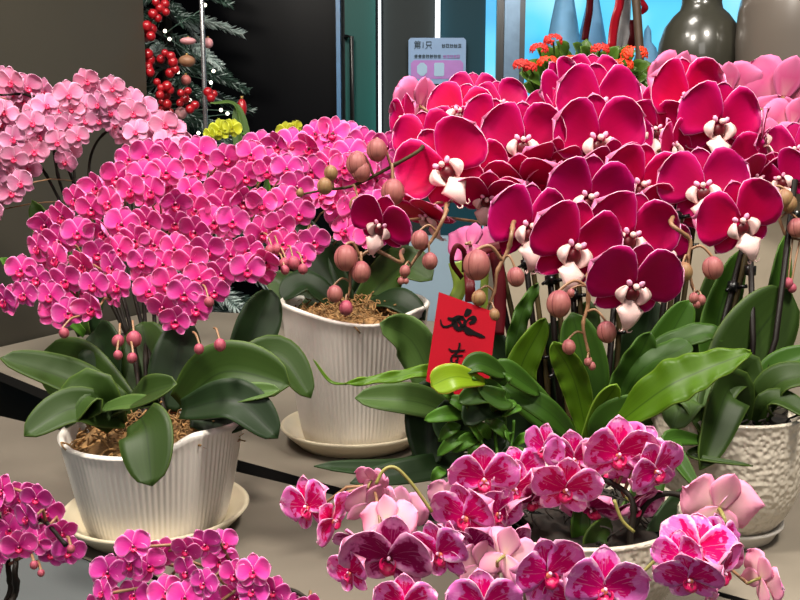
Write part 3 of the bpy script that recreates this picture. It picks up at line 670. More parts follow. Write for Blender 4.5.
def fluted_pot(parent, base, rb, rt, h, keys, mat='pot', flutes=96, top=.010):
    q = MB(); N = flutes*6
    K = 10; prof = [(rb*.86, 0), (rb, .004)]
    for k in range(1, K+1): u = k/K; prof.append((rb+(rt-rb)*u**.85, .004+(h-.004)*u))
    nk = len(prof); prof += [(rt+.002, h+.003), (rt-.002, h+.006), (rt-.006, h+.002), (rt-.010, h-.03), (rb*.85, h*.5)]
    def fn(k, a, r, z):
        u = z/h; dz = -keyed(keys, a)*u**3 if z > 0 else 0
        if 2 <= k < nk: r = r+.0005*math.cos(flutes*a)*min(1, (nk-k)/1.5)
        return r, z-dz
    q.lathe(prof, N, fn=fn, c=base); return q.build('pot', M[mat], parent)
def round_pot(parent, base, rb, rt, h, mat, dip=0, ang=0, name='pot', belly=0.0, pw=2.4):
    q = MB(); prof = [(rb*.9, 0), (rb, .004)]
    for k in range(1, 15): u = k/14; prof.append((rb+(rt-rb)*(1-(1-u)**pw)+belly*math.sin(PI*u), .004+(h-.004)*u))
    prof += [(rt+.001, h+.002), (rt-.003, h+.003), (rt-.006, h), (rt-.010, h-.03), (rb*.85, h*.5)]
    def fn(k, a, r, z): return r, z-(dip*(z/h)**3*(.5+.5*math.cos(2*(a-ang)))**1.4 if z > 0 else 0)
    q.lathe(prof, 72, fn=fn, c=base); return q.build(name, M[mat], parent)
def saucer(c, rin, rout, h, lab, mat='saucer'):
    q = MB(); q.lathe([(rin*.9, 0), (rin, .002), (rout-.004, h*.8), (rout, h), (rout-.002, h+.002), (rout-.006, h), (rin-.004, .007), (.001, .006)], 72, c=c)
    return tag(q.build('saucer', M[mat], loc=c), lab, 'saucer')
def in_poly(x, y, poly):
    c = False; n_ = len(poly)
    for i in range(n_):
        (x0, y0), (x1, y1) = poly[i], poly[(i+1) % n_]
        if (y0 > y) != (y1 > y) and x < (x1-x0)*(y-y0)/(y1-y0)+x0: c = not c
    return c
def scatter(poly, gap, n, seed, tries=6000):
    r = random.Random(seed); xs = [p[0] for p in poly]; ys = [p[1] for p in poly]; out = []
    for _ in range(tries):
        if len(out) >= n: break
        x, y = r.uniform(min(xs), max(xs)), r.uniform(min(ys), max(ys))
        if in_poly(x, y, poly) and all((x-a)**2+(y-b)**2 > gap*gap for a, b in out): out.append((x, y))
    return out

# ================================================================== 1. low fluted pot of pink orchids, front left
sc = G(158, 527); sc.z = ZT
saucer(sc, .074, .0955, .024, 'cream saucer under the low fluted pot of pink orchids')
o1 = thing('potted_orchid', sc+Vector((0, 0, .007)), 'full pink orchid cascading over a low white fluted pot', 'potted orchid')
H1 = .099; b1 = sc+Vector((0, 0, .007))
fluted_pot(o1, b1, .071, .091, H1, [(-180, 0), (-120, -.004), (-78, -.004), (-48, .010), (0, .006), (60, -.004), (120, .008)])
moss(o1, b1+Vector((0, 0, H1-.013)), .081, 'moss', 260, mound=.022)
poly1 = [(4, 300), (28, 248), (58, 206), (92, 186), (112, 168), (140, 152), (175, 148), (235, 150), (285, 158), (300, 190), (318, 240), (308, 255), (280, 258), (268, 276), (222, 282), (212, 312), (200, 322), (165, 320), (150, 305), (130, 292), (104, 296), (88, 318), (66, 322), (48, 308), (25, 306)]
pts1 = scatter(poly1, 18.5, 100, 5, 20000); rr = random.Random(3)
d1 = lambda x, y: .86+(300-y)*.0011+abs(x-165)*.0002
ends = []
for (x, y) in pts1:
    dd = d1(x, y)+rr.uniform(-.015, .015); key = 'pink_shut' if rr.random() < .12 else 'pink'
    ends.append(flower(o1, key, P(x, y, dd), rr.uniform(31, 37)*dd/FPX, (x-165)*.16+rr.uniform(-22, 22), rr.uniform(-22, 8), rr.uniform(-18, 18)))
flower_mass(o1, 'pink', [(P(x, y, d1(x, y)+.05+rr.uniform(0, .02)), 38*d1(x, y)/FPX, rr.uniform(-40, 40), rr.uniform(-20, 20), rr.uniform(-30, 30)) for x, y in scatter(poly1, 28, 50, 77)])
root1 = P(152, 428, .87)
for k, (tx, ty) in enumerate([(10, 300), (70, 322), (110, 300), (160, 320), (205, 300), (268, 268), (310, 225)]):
    top = P((152*.45+tx*.55), 168+abs(tx-160)*.15, 1.12); tip = P(tx, ty, d1(tx, ty)+.05); md = P((152*.8+tx*.2), 300, 1.0)
    near = [e for i, e in enumerate(ends) if min(range(7), key=lambda m_: abs([10, 70, 110, 160, 205, 268, 310][m_]-(400+FPX*(e-CAM).x/((e-CAM).dot(FW))))) == k]
    spike(o1, [root1+Vector((rr.uniform(-.02, .02), rr.uniform(0, .02), 0)), md, top, (top+tip)/2+Vector((0, .02, .01)), tip], .0026, .0014, M['stem_dark'], near)
LF = .93
for kw in (dict(pts=[(135, 420, .96), (80, 375, 1.0), (45, 350, 1.02)], wpx=66, nv=(0, -1, .35), mat='leaf', fold=.1),
           dict(pts=[(125, 405, .94), (70, 380, .93), (0, 358, .90)], wpx=44, nv=(0, -.6, .8), mat='leaf'),
           dict(pts=[(125, 420, .90), (75, 408, .87), (24, 436, .84)], wpx=42, nv=(-.2, -.7, .7), mat='leaf', roll=-15),
           dict(pts=[(118, 425, .90), (90, 395, .88), (66, 428, .86)], wpx=54, nv=(-.3, -.9, .4), mat='leaf', roll=10),
           dict(pts=[(150, 410, .98), (148, 360, 1.0), (142, 322, 1.02)], wpx=58, nv=(0, -1, .1), mat='leaf', fold=.08),
           dict(pts=[(165, 410, .97), (175, 370, .98), (184, 318, 1.0)], wpx=52, nv=(.2, -1, .1), mat='leaf_dk', fold=.08),
           dict(pts=[(118, 415, .91), (140, 398, .86), (177, 384, .84)], wpx=40, nv=(0, -.5, .85), mat='leaf', roll=12),
           dict(pts=[(90, 414, .9), (125, 405, .86), (160, 404, .84)], wpx=22, nv=(0, -.4, .9), mat='leaf_lt', roll=8),
           dict(pts=[(180, 405, .93), (225, 372, .92), (290, 385, .90)], wpx=60, nv=(.15, -.75, .65), mat='leaf', roll=14, tipp=3),
           dict(pts=[(185, 408, .91), (235, 396, .89), (280, 390, .88)], wpx=22, nv=(0, -.7, .7), mat='leaf_lt', tipp=3),
           dict(pts=[(220, 380, .97), (275, 355, .98), (311, 398, .97)], wpx=40, nv=(.3, -.7, .6), mat='leaf'),
           dict(pts=[(182, 410, .90), (235, 402, .88), (278, 438, .87)], wpx=46, nv=(.3, -.8, .6), mat='leaf_dk'),
           dict(pts=[(190, 420, .92), (225, 420, .93), (262, 408, .95)], wpx=40, nv=(.1, -.7, .7), mat='leaf_dk'),
           dict(pts=[(142, 418, .83), (147, 434, .805), (152, 486, .780)], wpx=56, nv=(0, -1, .3), mat='leaf', tipp=2.6, fold=.08, basew=.6),
           dict(pts=[(230, 390, 1.0), (255, 330, 1.02), (272, 290, 1.04)], wpx=44, nv=(.3, -1, .1), mat='leaf_dk'),
           dict(pts=[(110, 400, .99), (104, 350, 1.0), (95, 330, 1.02)], wpx=48, nv=(-.2, -1, .2), mat='leaf_dk')):
    kw['pts'] = [(x, y, d_-.055) for x, y, d_ in kw['pts']]; leaf(o1, **kw)
for (x, y, r) in ((118, 341, 6), (134, 339, 7.5), (118, 355, 4.5), (132, 358, 5), (64, 333, 5), (199, 349, 5), (220, 345, 6), (209, 302, 5), (294, 263, 6.5), (284, 263, 5), (277, 249, 5), (303, 269, 5), (285, 270, 4.5), (270, 250, 5)):
    dd = d1(x, y)-.01; p = P(x, y, dd); bud(o1, p, r*dd/FPX, (rr.uniform(-.3, .3), -.3, -1), 'bud_pink', stalk=P(x+(126-x)*.25 if x < 190 else x-6, y-17, dd+.02))

# ================================================================== 2. tall fluted pot of pink orchids behind
s2 = G(356, 441); s2.z = ZT
saucer(s2, .080, .104, .026, 'cream saucer under the tall fluted pot, on the back table')
b2 = s2+Vector((0, 0, .007)); o2 = thing('potted_orchid', b2, 'deep pink orchid in the tall white fluted pot behind the low one', 'potted orchid')
H2 = .182
fluted_pot(o2, b2, .072, .100, H2, [(-180, .006), (-150, .004), (-75, -.012), (-30, .0), (30, .004), (110, -.004)])
moss(o2, b2+Vector((0, 0, H2-.018)), .088, 'moss', 260, mound=.018)
poly2 = [(225, 158), (255, 140), (300, 133), (340, 130), (372, 138), (398, 150), (402, 215), (378, 240), (345, 232), (330, 205), (308, 190), (285, 175)]
pts2 = scatter(poly2, 14.5, 80, 8, 12000)
ends = []
for (x, y) in pts2:
    dd = 1.16+(220-y)*.0006+rr.uniform(-.02, .02)
    ends.append(flower(o2, 'pink_shut' if rr.random() < .12 else 'pink', P(x, y, dd), rr.uniform(31, 37)*dd/FPX, (x-330)*.12+rr.uniform(-28, 28), rr.uniform(-15, 25), rr.uniform(-25, 25)))
for k, (tx, ty, ux) in enumerate([(250, 165, 300), (320, 200, 335), (380, 225, 370)]):
    spike(o2, [P(350, 310, 1.22), P(ux+10, 230, 1.24), P(ux, 150, 1.28), P(tx, ty, 1.24)], .003, .0014, M['stem_dark'], [e for i, e in enumerate(ends) if i % 3 == k])
for kw in (dict(pts=[(350, 308, 1.20), (320, 260, 1.22), (292, 215, 1.24)], wpx=42, nv=(-.2, -1, .2), mat='leaf_dk'),
           dict(pts=[(355, 308, 1.2), (352, 265, 1.22), (345, 225, 1.24)], wpx=46, nv=(0, -1, .2), mat='leaf_dk'),
           dict(pts=[(340, 308, 1.19), (305, 285, 1.18), (282, 300, 1.16)], wpx=34, nv=(0, -.5, .8), mat='leaf_dk'),
           dict(pts=[(360, 308, 1.19), (400, 268, 1.18), (432, 280, 1.15)], wpx=44, nv=(.1, -.8, .6), mat='leaf'),
           dict(pts=[(365, 308, 1.18), (395, 302, 1.14), (425, 320, 1.12)], wpx=34, nv=(.1, -.6, .8), mat='leaf_dk'),
           dict(pts=[(355, 305, 1.21), (385, 250, 1.22), (400, 215, 1.23)], wpx=40, nv=(.3, -1, .2), mat='leaf_dk'),
           dict(pts=[(345, 306, 1.20), (312, 300, 1.22), (265, 275, 1.25)], wpx=40, nv=(0, -.8, .6), mat='leaf')):
    leaf(o2, **kw)

# ================================================================== 3. pale pink orchid, far left
c3 = G(132, 384); c3.z = ZT; o3 = thing('potted_orchid', c3, 'pale pink orchid with arching dark spikes against the olive wall', 'potted orchid')
round_pot(o3, c3, .045, .055, .08, 'gap'); moss(o3, c3+Vector((0, 0, .07)), .048, 'bark', 30)
A3 = [(0, 78), (22, 84), (48, 92), (52, 118), (45, 140), (34, 160), (20, 185), (4, 205), (-25, 215), (-25, 75)]
B3 = [(60, 100), (82, 78), (110, 84), (140, 105), (168, 125), (188, 142), (160, 150), (130, 140), (112, 128), (85, 120), (76, 160), (60, 165), (55, 120)]
ends = []
for poly, n_, sd in ((A3, 48, 1), (B3, 48, 2)):
    for (x, y) in scatter(poly, 11.5, n_, sd):
        dd = 1.46+rr.uniform(-.03, .05); ends.append(flower(o3, 'pale', P(x, y, dd), rr.uniform(25, 31)*dd/FPX, rr.uniform(-40, 40), rr.uniform(-25, 15), rr.uniform(-30, 30)))
r3 = c3+Vector((0, 0, .075))
for k, pts in enumerate([[(84, 215, 1.52), (74, 170, 1.53), (72, 120, 1.52), (84, 101, 1.50), (120, 108, 1.47)], [(70, 210, 1.53), (55, 160, 1.53), (52, 118, 1.51), (30, 96, 1.48), (0, 95, 1.47)], [(96, 210, 1.53), (90, 160, 1.53), (110, 130, 1.51), (150, 136, 1.47)], [(62, 205, 1.54), (40, 165, 1.53), (20, 140, 1.5), (-5, 175, 1.48)], [(80, 200, 1.54), (62, 150, 1.54), (58, 112, 1.53), (90, 88, 1.5), (150, 112, 1.48)]]):
    spike(o3, [r3]+[P(*p) for p in pts], .0032, .0018, M['stem_dark'], [e for i, e in enumerate(ends) if i % 5 == k and k > 3])
for kw in (dict(pts=[(85, 335, 1.5), (60, 260, 1.5), (32, 200, 1.48)], wpx=30, mat='leaf', nv=(0, -1, .2)), dict(pts=[(90, 335, 1.52), (95, 260, 1.52), (110, 190, 1.52)], wpx=36, mat='leaf_dk', nv=(0, -1, .2)), dict(pts=[(85, 335, 1.5), (30, 280, 1.45), (0, 258, 1.42)], wpx=16, mat='shoot', nv=(0, -.8, .6))):
    leaf(o3, **kw)
# yellow-green orchid behind the pink mass
cyx = Yp(318, 135, 2.0); yo = thing('yellow_orchid', (cyx.x, 2.0, ZT), 'small yellow-green orchid half hidden behind the pink orchids', 'potted orchid')
M['yel'] = petal_mat('yellow_green_petal', [(0, lin('#a8a81c')), (.5, lin('#c4c428')), (1, lin('#dce05a'))], transl=.3)
reg('yel', 'mini', [M['yel'], M['yel'], M['yel'], M['shoot']], 'mini', [M['yel'], M['yel'], M['yel']], 2, 1500)
round_pot(yo, wloc(yo), .06, .075, .11, 'gap')
e1 = [flower(yo, 'yel', Yp(x, y, 1.98), s_*1.98/FPX, yw, -5, rl) for x, y, s_, yw, rl in ((220, 130, 24, -20, 10), (232, 128, 20, 20, -20), (286, 131, 20, 0, 5), (296, 127, 14, 25, 30), (210, 134, 16, -35, 0))]
spike(yo, [wloc(yo)+Vector((0, 0, .1)), Yp(262, 200, 2.03), Yp(250, 140, 2.03), Yp(222, 132, 2.02)], .004, .002, M['shoot'], e1[:2]+e1[4:]); spike(yo, [wloc(yo)+Vector((0, 0, .1)), Yp(270, 190, 2.03), Yp(290, 134, 2.02)], .004, .002, M['shoot'], e1[2:4])
for kw in (dict(pts=[(250, 200, 2.05), (238, 140, 2.05), (236, 104, 2.05)], wpx=10, mat='leaf_lt', nv=(0, -1, .2)), dict(pts=[(260, 200, 2.05), (240, 112, 2.05), (210, 103, 2.0)], wpx=7, mat='leaf_lt', nv=(0, -.6, .8)), dict(pts=[(262, 200, 2.05), (282, 140, 2.05), (278, 125, 2.05)], wpx=10, mat='leaf', nv=(0, -1, .2))):
    leaf(yo, **kw)

# ================================================================== 4. crimson orchids
c4 = G(592, 452); c4.z = ZT; o4 = thing('potted_orchid', c4, 'large crimson orchid with white lips on black stakes, tallest plant', 'potted orchid')
round_pot(o4, c4, .10, .125, .075, 'gap'); moss(o4, c4+Vector((0, 0, .062)), .112, 'bark', 60)
CR = [ # x, y, width px, yaw, pitch, roll, depth nudge
 (574, 246, 96, 14, -8, -14, -.03), (633, 284, 92, 6, -20, -8, -.05), (528, 226, 90, 24, -5, -5, 0), (630, 234, 88, 4, -8, -14, 0), (588, 196, 86, 10, -10, -8, .02),
 (640, 184, 84, 12, -6, -10, .03), (703, 186, 82, -18, 0, 6, .0), (739, 220, 84, 8, -8, 18, -.03), (718, 122, 84, 8, -6, -6, .03), (686, 98, 84, 24, 0, 4, .05),
 (672, 146, 58, 50, 0, 10, .04), (597, 138, 92, 12, -5, 4, .03), (598, 103, 84, 8, 0, 0, .05), (562, 88, 60, 42, 6, 30, .08), (592, 80, 56, 0, 5, 0, .10),
 (522, 140, 80, 2, -4, 0, .03), (487, 196, 66, -8, -45, -8, 0), (444, 166, 92, -14, 4, 32, -.03), (425, 140, 64, -25, 5, 10, .02), (460, 112, 64, -6, 6, -14, .06), (474, 96, 54, 10, 14, 0, .10),
 (500, 104, 52, 0, 10, 10, .10), (491, 128, 66, 26, 4, -20, .05), (405, 118, 50, -62, 0, 10, .03), (548, 160, 62, 10, -50, -10, .05), (522, 182, 76, -14, -48, 6, .03),
 (553, 112, 54, -10, 8, 10, .09), (655, 128, 62, -10, -14, 0, .08), (382, 224, 66, -30, -22, -24, -.02), (782, 178, 60, -50, -6, 24, .02), (763, 140, 60, 62, 0, -40, .06),
 (757, 176, 56, 20, -35, -10, .03), (472, 168, 70, 10, -12, -6, .02), (560, 190, 66, -6, -35, 0, .04), (610, 168, 66, 20, -30, 8, .05), (672, 210, 64, -12, -20, -10, .05), (426, 214, 64, -50, -55, 10, .02), (505, 205, 60, -30, -20, 20, .05),
 (795, 150, 60, -30, 5, 10, .05), (540, 140, 60, -20, -10, 10, .10), (730, 160, 64, -10, -10, 0, .09), (690, 160, 60, 12, -8, 0, .09), (620, 140, 60, -20, -10, 0, .10), (575, 165, 66, 0, -12, 0, .09), (500, 160, 62, 0, -10, 0, .09), (455, 135, 62, -10, -6, 0, .09), (640, 110, 56, 10, 0, 0, .11), (560, 215, 60, 0, -10, 0, .07), (600, 215, 60, 0, -10, 0, .07), (665, 250, 60, 30, -14, 0, .06)]
d4 = lambda y: .86+(285-y)*.0011
ends = []
for i, (x, y, wd, yw, pt, rl, dn) in enumerate(CR):
    dd = d4(y)+dn; ends.append((x, y, flower(o4, 'crim', P(x, y, dd), wd*1.06*dd/FPX, yw, pt, rl)))
# flowers turned away, showing their pale pink backs
for (x, y, wd, yw, pt, rl, dn) in ((676, 82, 68, 200, 10, 10, .12), (728, 92, 66, 172, 12, -6, .13), (782, 98, 92, 165, 10, 10, .12), (640, 118, 70, 160, 0, 0, .13), (555, 118, 64, 200, 0, 0, .13), (770, 150, 70, 175, -10, 0, .10), (472, 246, 54, 150, -30, 0, .02), (418, 106, 64, 230, 10, 0, .06), (430, 118, 60, 170, 8, 0, .1), (790, 125, 60, 190, 0, 10, .12)):
    dd = d4(y)+dn; ends.append((x, y, flower(o4, 'crim', P(x, y, dd), wd*dd/FPX, yw, pt, rl, lip=False)))
STK = [(550, 470, 545, 232, .93), (570, 470, 572, 255, .95), (607, 470, 616, 300, .90), (670, 470, 678, 225, .96), (524, 470, 518, 215, .98), (688, 462, 697, 190, .98), (648, 470, 655, 240, 1.0), (738, 470, 750, 240, .92), (500, 470, 478, 205, 1.0)]
for k, (x0, y0, x1, y1, dd) in enumerate(STK):
    base = P(x0+(590-x0)*.35, y0, dd); base.z = ZT+.06; top = P(x1, y1-20, dd+.03); q = MB(); q.tube([base, (base*.5+top*.5), top], .0034, 8); stk = q.build('stake', M['stake'], o4)
    for fz in (.35, .72, .95):
        p = base.lerp(top, fz); q = MB(); t_ = (top-base).normalized(); q.tube([p-t_*.005, p+t_*.005], .0062, 10); q.tube([p+Vector((.004, -.004, 0)), p+Vector((.012, -.010, .002))], .0022, 6); q.tube([p+Vector((-.004, -.004, 0)), p+Vector((-.010, -.010, -.003))], .002, 6); q.build('clip', M['clip'], stk)
    tgt = [e for (ex, ey, e) in ends if min(range(len(STK)), key=lambda m_: abs(STK[m_][2]-ex)) == k]
    sp = [base+Vector((.008, .004, 0)), base.lerp(top, .5)+Vector((.009, .004, 0)), top+Vector((.006, .004, 0)), P(x1+4, 170, 1.08), P(x1+(x1-590)*.15, 125, 1.15), P(x1+(x1-590)*.25, 110, 1.18)]
    spike(o4, sp, .0034, .002, M['stem'], tgt, pr=.0017)
# bud clusters at the spike ends
def cluster(par, spts, buds, dd, mat='bud', r0=.0026, r1=.0012, smat='pedicel'):
    c = [P(spts[0][0]+3, spts[0][1]-12, dd+.12), P(spts[0][0]+1, spts[0][1]-8, dd+.05)]+[P(x, y, dd) for x, y in spts]; spike(par, c, r0, r1, M[smat], nodes=True); cc = catmull(c, 6)
    for (x, y, r, *mm) in buds:
        p = P(x, y, dd-.008); st = min(cc, key=lambda a: (a-(p+Vector((0, 0, r*1.5*dd/FPX)))).length); bud(par, p, r*dd/FPX, (rr.uniform(-.15, .15), -.25, -1), mm[0] if mm else mat, stalk=st)
cluster(o4, [(512, 232), (508, 250), (497, 272), (494, 292), (484, 316), (480, 322)], [(477, 265, 14), (516, 277, 9), (479, 298, 7.5, 'bud_tan'), (494, 315, 6, 'bud_tan'), (485, 325, 3), (481, 321, 3)], .84)
cluster(o4, [(588, 280), (588, 305), (583, 325), (588, 350), (590, 360)], [(559, 304, 12.5), (607, 332, 10), (569, 347, 7), (588, 362, 4), (592, 366, 4), (571, 293, 4)], .84)
cluster(o4, [(672, 225), (690, 240), (688, 260), (692, 285), (697, 297)], [(684, 272, 9, 'bud_tan'), (713, 268, 10.5), (694, 298, 5), (701, 300, 5), (697, 304, 4)], .86)
cluster(o4, [(445, 215), (432, 240), (418, 255), (405, 275), (401, 282)], [(420, 240, 9), (430, 261, 8), (405, 271, 5.5), (401, 281, 3.5), (406, 281, 3)], .88)
cluster(o4, [(400, 262), (372, 250), (352, 268), (350, 288), (347, 302)], [(346, 258, 12), (361, 272, 10), (335, 294, 8), (346, 308, 7, 'bud_pink')], .92)
cluster(o4, [(420, 150), (385, 170), (352, 186), (325, 190), (298, 195)], [(377, 150, 10.5), (357, 164, 11), (361, 171, 10), (331, 173, 7, 'bud_tan'), (325, 186, 8, 'bud_tan'), (300, 193, 4, 'bud_tan'), (393, 192, 12), (357, 205, 8, 'bud_tan')], .95, smat='stem')
cluster(o4, [(768, 195), (778, 215), (786, 235), (800, 240)], [(784, 199, 9, 'bud_tan'), (789, 204, 8, 'bud_tan'), (797, 228, 9), (788, 283, 5, 'bud_pink'), (792, 288, 4.5, 'bud_pink')], .92)
# crimson plant's own strap leaves
for kw in (dict(pts=[(445, 420, .92), (415, 345, .92), (380, 323, .90)], wpx=42, mat='leaf_lt', nv=(-.2, -.8, .5), roll=-8), dict(pts=[(460, 418, .88), (415, 402, .86), (355, 398, .85)], wpx=36, mat='leaf_lt', nv=(0, -.75, .65)),
           dict(pts=[(470, 440, .92), (430, 458, .88), (400, 470, .84), (314, 466, .80)], wpx=24, mat='leaf_dk', nv=(0, -.6, .8)), dict(pts=[(480, 460, .9), (430, 470, .84), (350, 483, .80)], wpx=32, mat='leaf_dk', nv=(0, -.6, .8)),
           dict(pts=[(470, 400, .95), (432, 405, .88), (428, 470, .85)], wpx=50, mat='leaf_dk', nv=(0, -1, .2)), dict(pts=[(520, 430, .97), (500, 380, .98), (480, 320, .99)], wpx=50, mat='leaf_dk', nv=(0, -1, .1)), dict(pts=[(600, 430, .98), (640, 350, .99), (655, 300, 1.0)], wpx=54, mat='leaf_dk', nv=(0, -1, .1)),
           dict(pts=[(560, 430, .99), (540, 380, 1.0), (560, 320, 1.0)], wpx=50, mat='leaf_dk', nv=(0, -1, .1)), dict(pts=[(470, 430, .93), (440, 440, .90), (430, 480, .88)], wpx=54, mat='leaf_dk', nv=(0, -1, .2)), dict(pts=[(560, 440, .93), (520, 430, .92), (480, 470, .88)], wpx=60, mat='leaf_dk', nv=(0, -.9, .4)),
           dict(pts=[(640, 440, .98), (700, 340, .98), (720, 260, .98)], wpx=40, mat='leaf', nv=(0, -1, .1)), dict(pts=[(640, 420, .9), (690, 395, .84), (712, 440, .82)], wpx=40, mat='leaf_lt', nv=(0, -.8, .6)), dict(pts=[(590, 430, .97), (575, 360, .98), (590, 300, .98)], wpx=46, mat='leaf', nv=(0, -1, .1))):
    leaf(o4, **kw)

# ================================================================== 5. bird's nest fern and leafy shoots at their feet
f5 = G(585, 470); f5.z = ZT; fern = thing('birds_nest_fern', f5, 'lime green strap-leaved fern below the crimson orchids', 'fern')
q = MB(); q.lathe([(.035, 0), (.05, .03), (.045, .06), (.02, .075)], 20, c=f5, fn=lambda k, a, r, z: (r*(1+.08*math.sin(5*a)), z)); q.build('crown', M['bark'], fern)
for kw in (dict(pts=[(598, 440, .84), (660, 392, .80), (700, 372, .79), (751, 352, .78)], wpx=50, mat='fern', nv=(0, -.65, .75), wave=.05, peak=.55, basew=.3, tipp=1.25),
           dict(pts=[(605, 432, .88), (625, 385, .87), (650, 332, .86)], wpx=38, mat='fern_dk', nv=(.2, -1, .1), wave=.04), dict(pts=[(588, 440, .86), (574, 380, .85), (553, 342, .84)], wpx=30, mat='fern', nv=(-.2, -1, .1), wave=.03),
           dict(pts=[(592, 440, .88), (585, 370, .88), (572, 312, .88)], wpx=46, mat='fern_dk', nv=(0, -1, 0)), dict(pts=[(585, 440, .84), (603, 405, .83), (617, 384, .82)], wpx=24, mat='fern', nv=(.2, -1, .2)),
           dict(pts=[(580, 440, .90), (520, 385, .90), (545, 318, .89)], wpx=34, mat='fern', nv=(0, -1, .1), wave=.03), dict(pts=[(575, 440, .92), (518, 370, .93), (520, 320, .93), (538, 283, .93)], wpx=18, mat='fern_dk', nv=(0, -1, .1), wave=.22),
           dict(pts=[(605, 430, .9), (650, 360, .9), (700, 334, .9), (726, 340, .9)], wpx=26, mat='fern_dk', nv=(0, -.6, .8), wave=.04), dict(pts=[(600, 430, .93), (660, 350, .93), (690, 300, .93)], wpx=38, mat='fern_dk', nv=(0, -1, .2)),
           dict(pts=[(600, 440, .88), (640, 372, .86), (676, 352, .85), (690, 342, .85)], wpx=30, mat='fern_dk', nv=(0, -.5, .85)), dict(pts=[(560, 445, .86), (510, 392, .85), (440, 372, .83), (390, 378, .82), (345, 384, .82)], wpx=13, mat='fern', nv=(0, -.7, .6), wave=.2), 
           dict(pts=[(570, 440, .86), (530, 400, .85), (495, 360, .85)], wpx=34, mat='fern_dk', nv=(-.2, -.9, .4)), dict(pts=[(575, 440, .84), (545, 410, .82), (500, 385, .82)], wpx=26, mat='fern_dk', nv=(-.2, -.7, .6)), dict(pts=[(595, 440, .84), (610, 420, .83), (648, 400, .82)], wpx=36, mat='fern_dk', nv=(0, -.9, .3)),
           dict(pts=[(347, 384, .82), (330, 381, .82), (313, 359, .82)], wpx=3, mat='fern', nv=(0, -.8, .5)), dict(pts=[(595, 440, .87), (628, 380, .87), (640, 350, .87)], wpx=30, mat='fern', nv=(0, -1, .2))):
    leaf(fern, name='frond', fold=.12, tipp=kw.pop('tipp', 2.6), **kw)
l5 = G(505, 488); l5.z = ZT; sh = thing('leafy_shoots', l5, 'small bright green leafy shoots below the red card', 'plant')
M['shoot_dk'] = M['shoot']
stems5 = [[(505, 470), (480, 440), (462, 415)], [(500, 470), (470, 445), (438, 440)], [(505, 470), (512, 440), (514, 420)], [(510, 472), (530, 450), (540, 438)], [(495, 470), (470, 420), (450, 395)], [(500, 470), (495, 430), (500, 400)]]
q = MB()
for st in stems5: q.tube(catmull([l5+Vector((0, 0, .0))]+[P(x, y, .81) for x, y in st], 5), .0016, 6)
q.build('stem', M['shoot'], sh)
for (bx, by, tx, ty, wp, m_) in ((470, 432, 437, 456, 15, 'shoot'), (480, 436, 452, 452, 15, 'shoot'), (468, 415, 424, 420, 17, 'shoot'), (470, 412, 468, 395, 14, 'shoot'), (474, 415, 448, 398, 16, 'shoot'), (500, 416, 516, 402, 12, 'shoot'), (497, 415, 498, 392, 18, 'shoot'), (498, 417, 522, 408, 12, 'shoot'), (510, 444, 508, 432, 12, 'shoot'), (512, 446, 537, 436, 11, 'shoot'), (505, 450, 536, 468, 16, 'shoot'), (470, 420, 482, 442, 14, 'shoot'), (455, 405, 440, 388, 12, 'shoot'), (445, 470, 432, 482, 12, 'shoot'), (478, 440, 470, 460, 12, 'shoot'), (490, 440, 478, 424, 12, 'shoot'), (460, 425, 440, 440, 14, 'fern_dk'), (465, 405, 478, 385, 14, 'fern_dk'), (485, 420, 510, 440, 14, 'fern_dk')):
    dm = .80; leaf(sh, [(bx, by, dm+.012), ((bx+tx)/2, (by+ty)/2-3, dm-.004), (tx, ty, dm)], wp, mat=m_, nv=(rr.uniform(-.3, .3), -.8, .6), basew=.15, peak=.5, tipp=1.6, ns=10, nt=6, th=.001)
# the lime leaf lying over the card
pl = G(500, 478); pl.z = ZT; ho = thing('heart_leaf_plant', pl, 'broad lime leaf lapping over the foot of the red card', 'plant')
q = MB(); q.tube(catmull([pl, P(505, 420, .82), P(492, 388, .80), P(472, 378, .775)], 6), .002, 6); q.build('stem', M['shoot'], ho)
leaf(ho, [(484, 382, .785), (455, 377, .765), (431, 386, .76)], 30, mat='lime', nv=(.1, -.9, .5), basew=.25, tipp=3.4, peak=.75, fold=.1)
leaf(ho, [(462, 372, .775), (480, 364, .785), (506, 376, .80)], 24, mat='fern_dk', nv=(0, -.8, .6), basew=.3, peak=.5)
leaf(ho, [(500, 385, .80), (505, 372, .80), (540, 395, .82)], 26, mat='fern_dk', nv=(0, -.8, .6), basew=.3, peak=.5)
for a_, b_, c_, w_ in (((505, 400, .80), (485, 392, .79), (458, 402, .785), 26), ((505, 410, .81), (480, 408, .80), (465, 425, .79), 30), ((500, 420, .82), (490, 440, .81), (470, 450, .80), 30), ((510, 400, .80), (500, 400, .79), (478, 388, .785), 22), ((500, 440, .84), (455, 430, .84), (445, 400, .84), 40)):
    leaf(ho, [a_, b_, c_], w_, mat='leaf_dk' if w_ > 28 else 'fern_dk', nv=(0, -.85, .5), basew=.3, peak=.5)

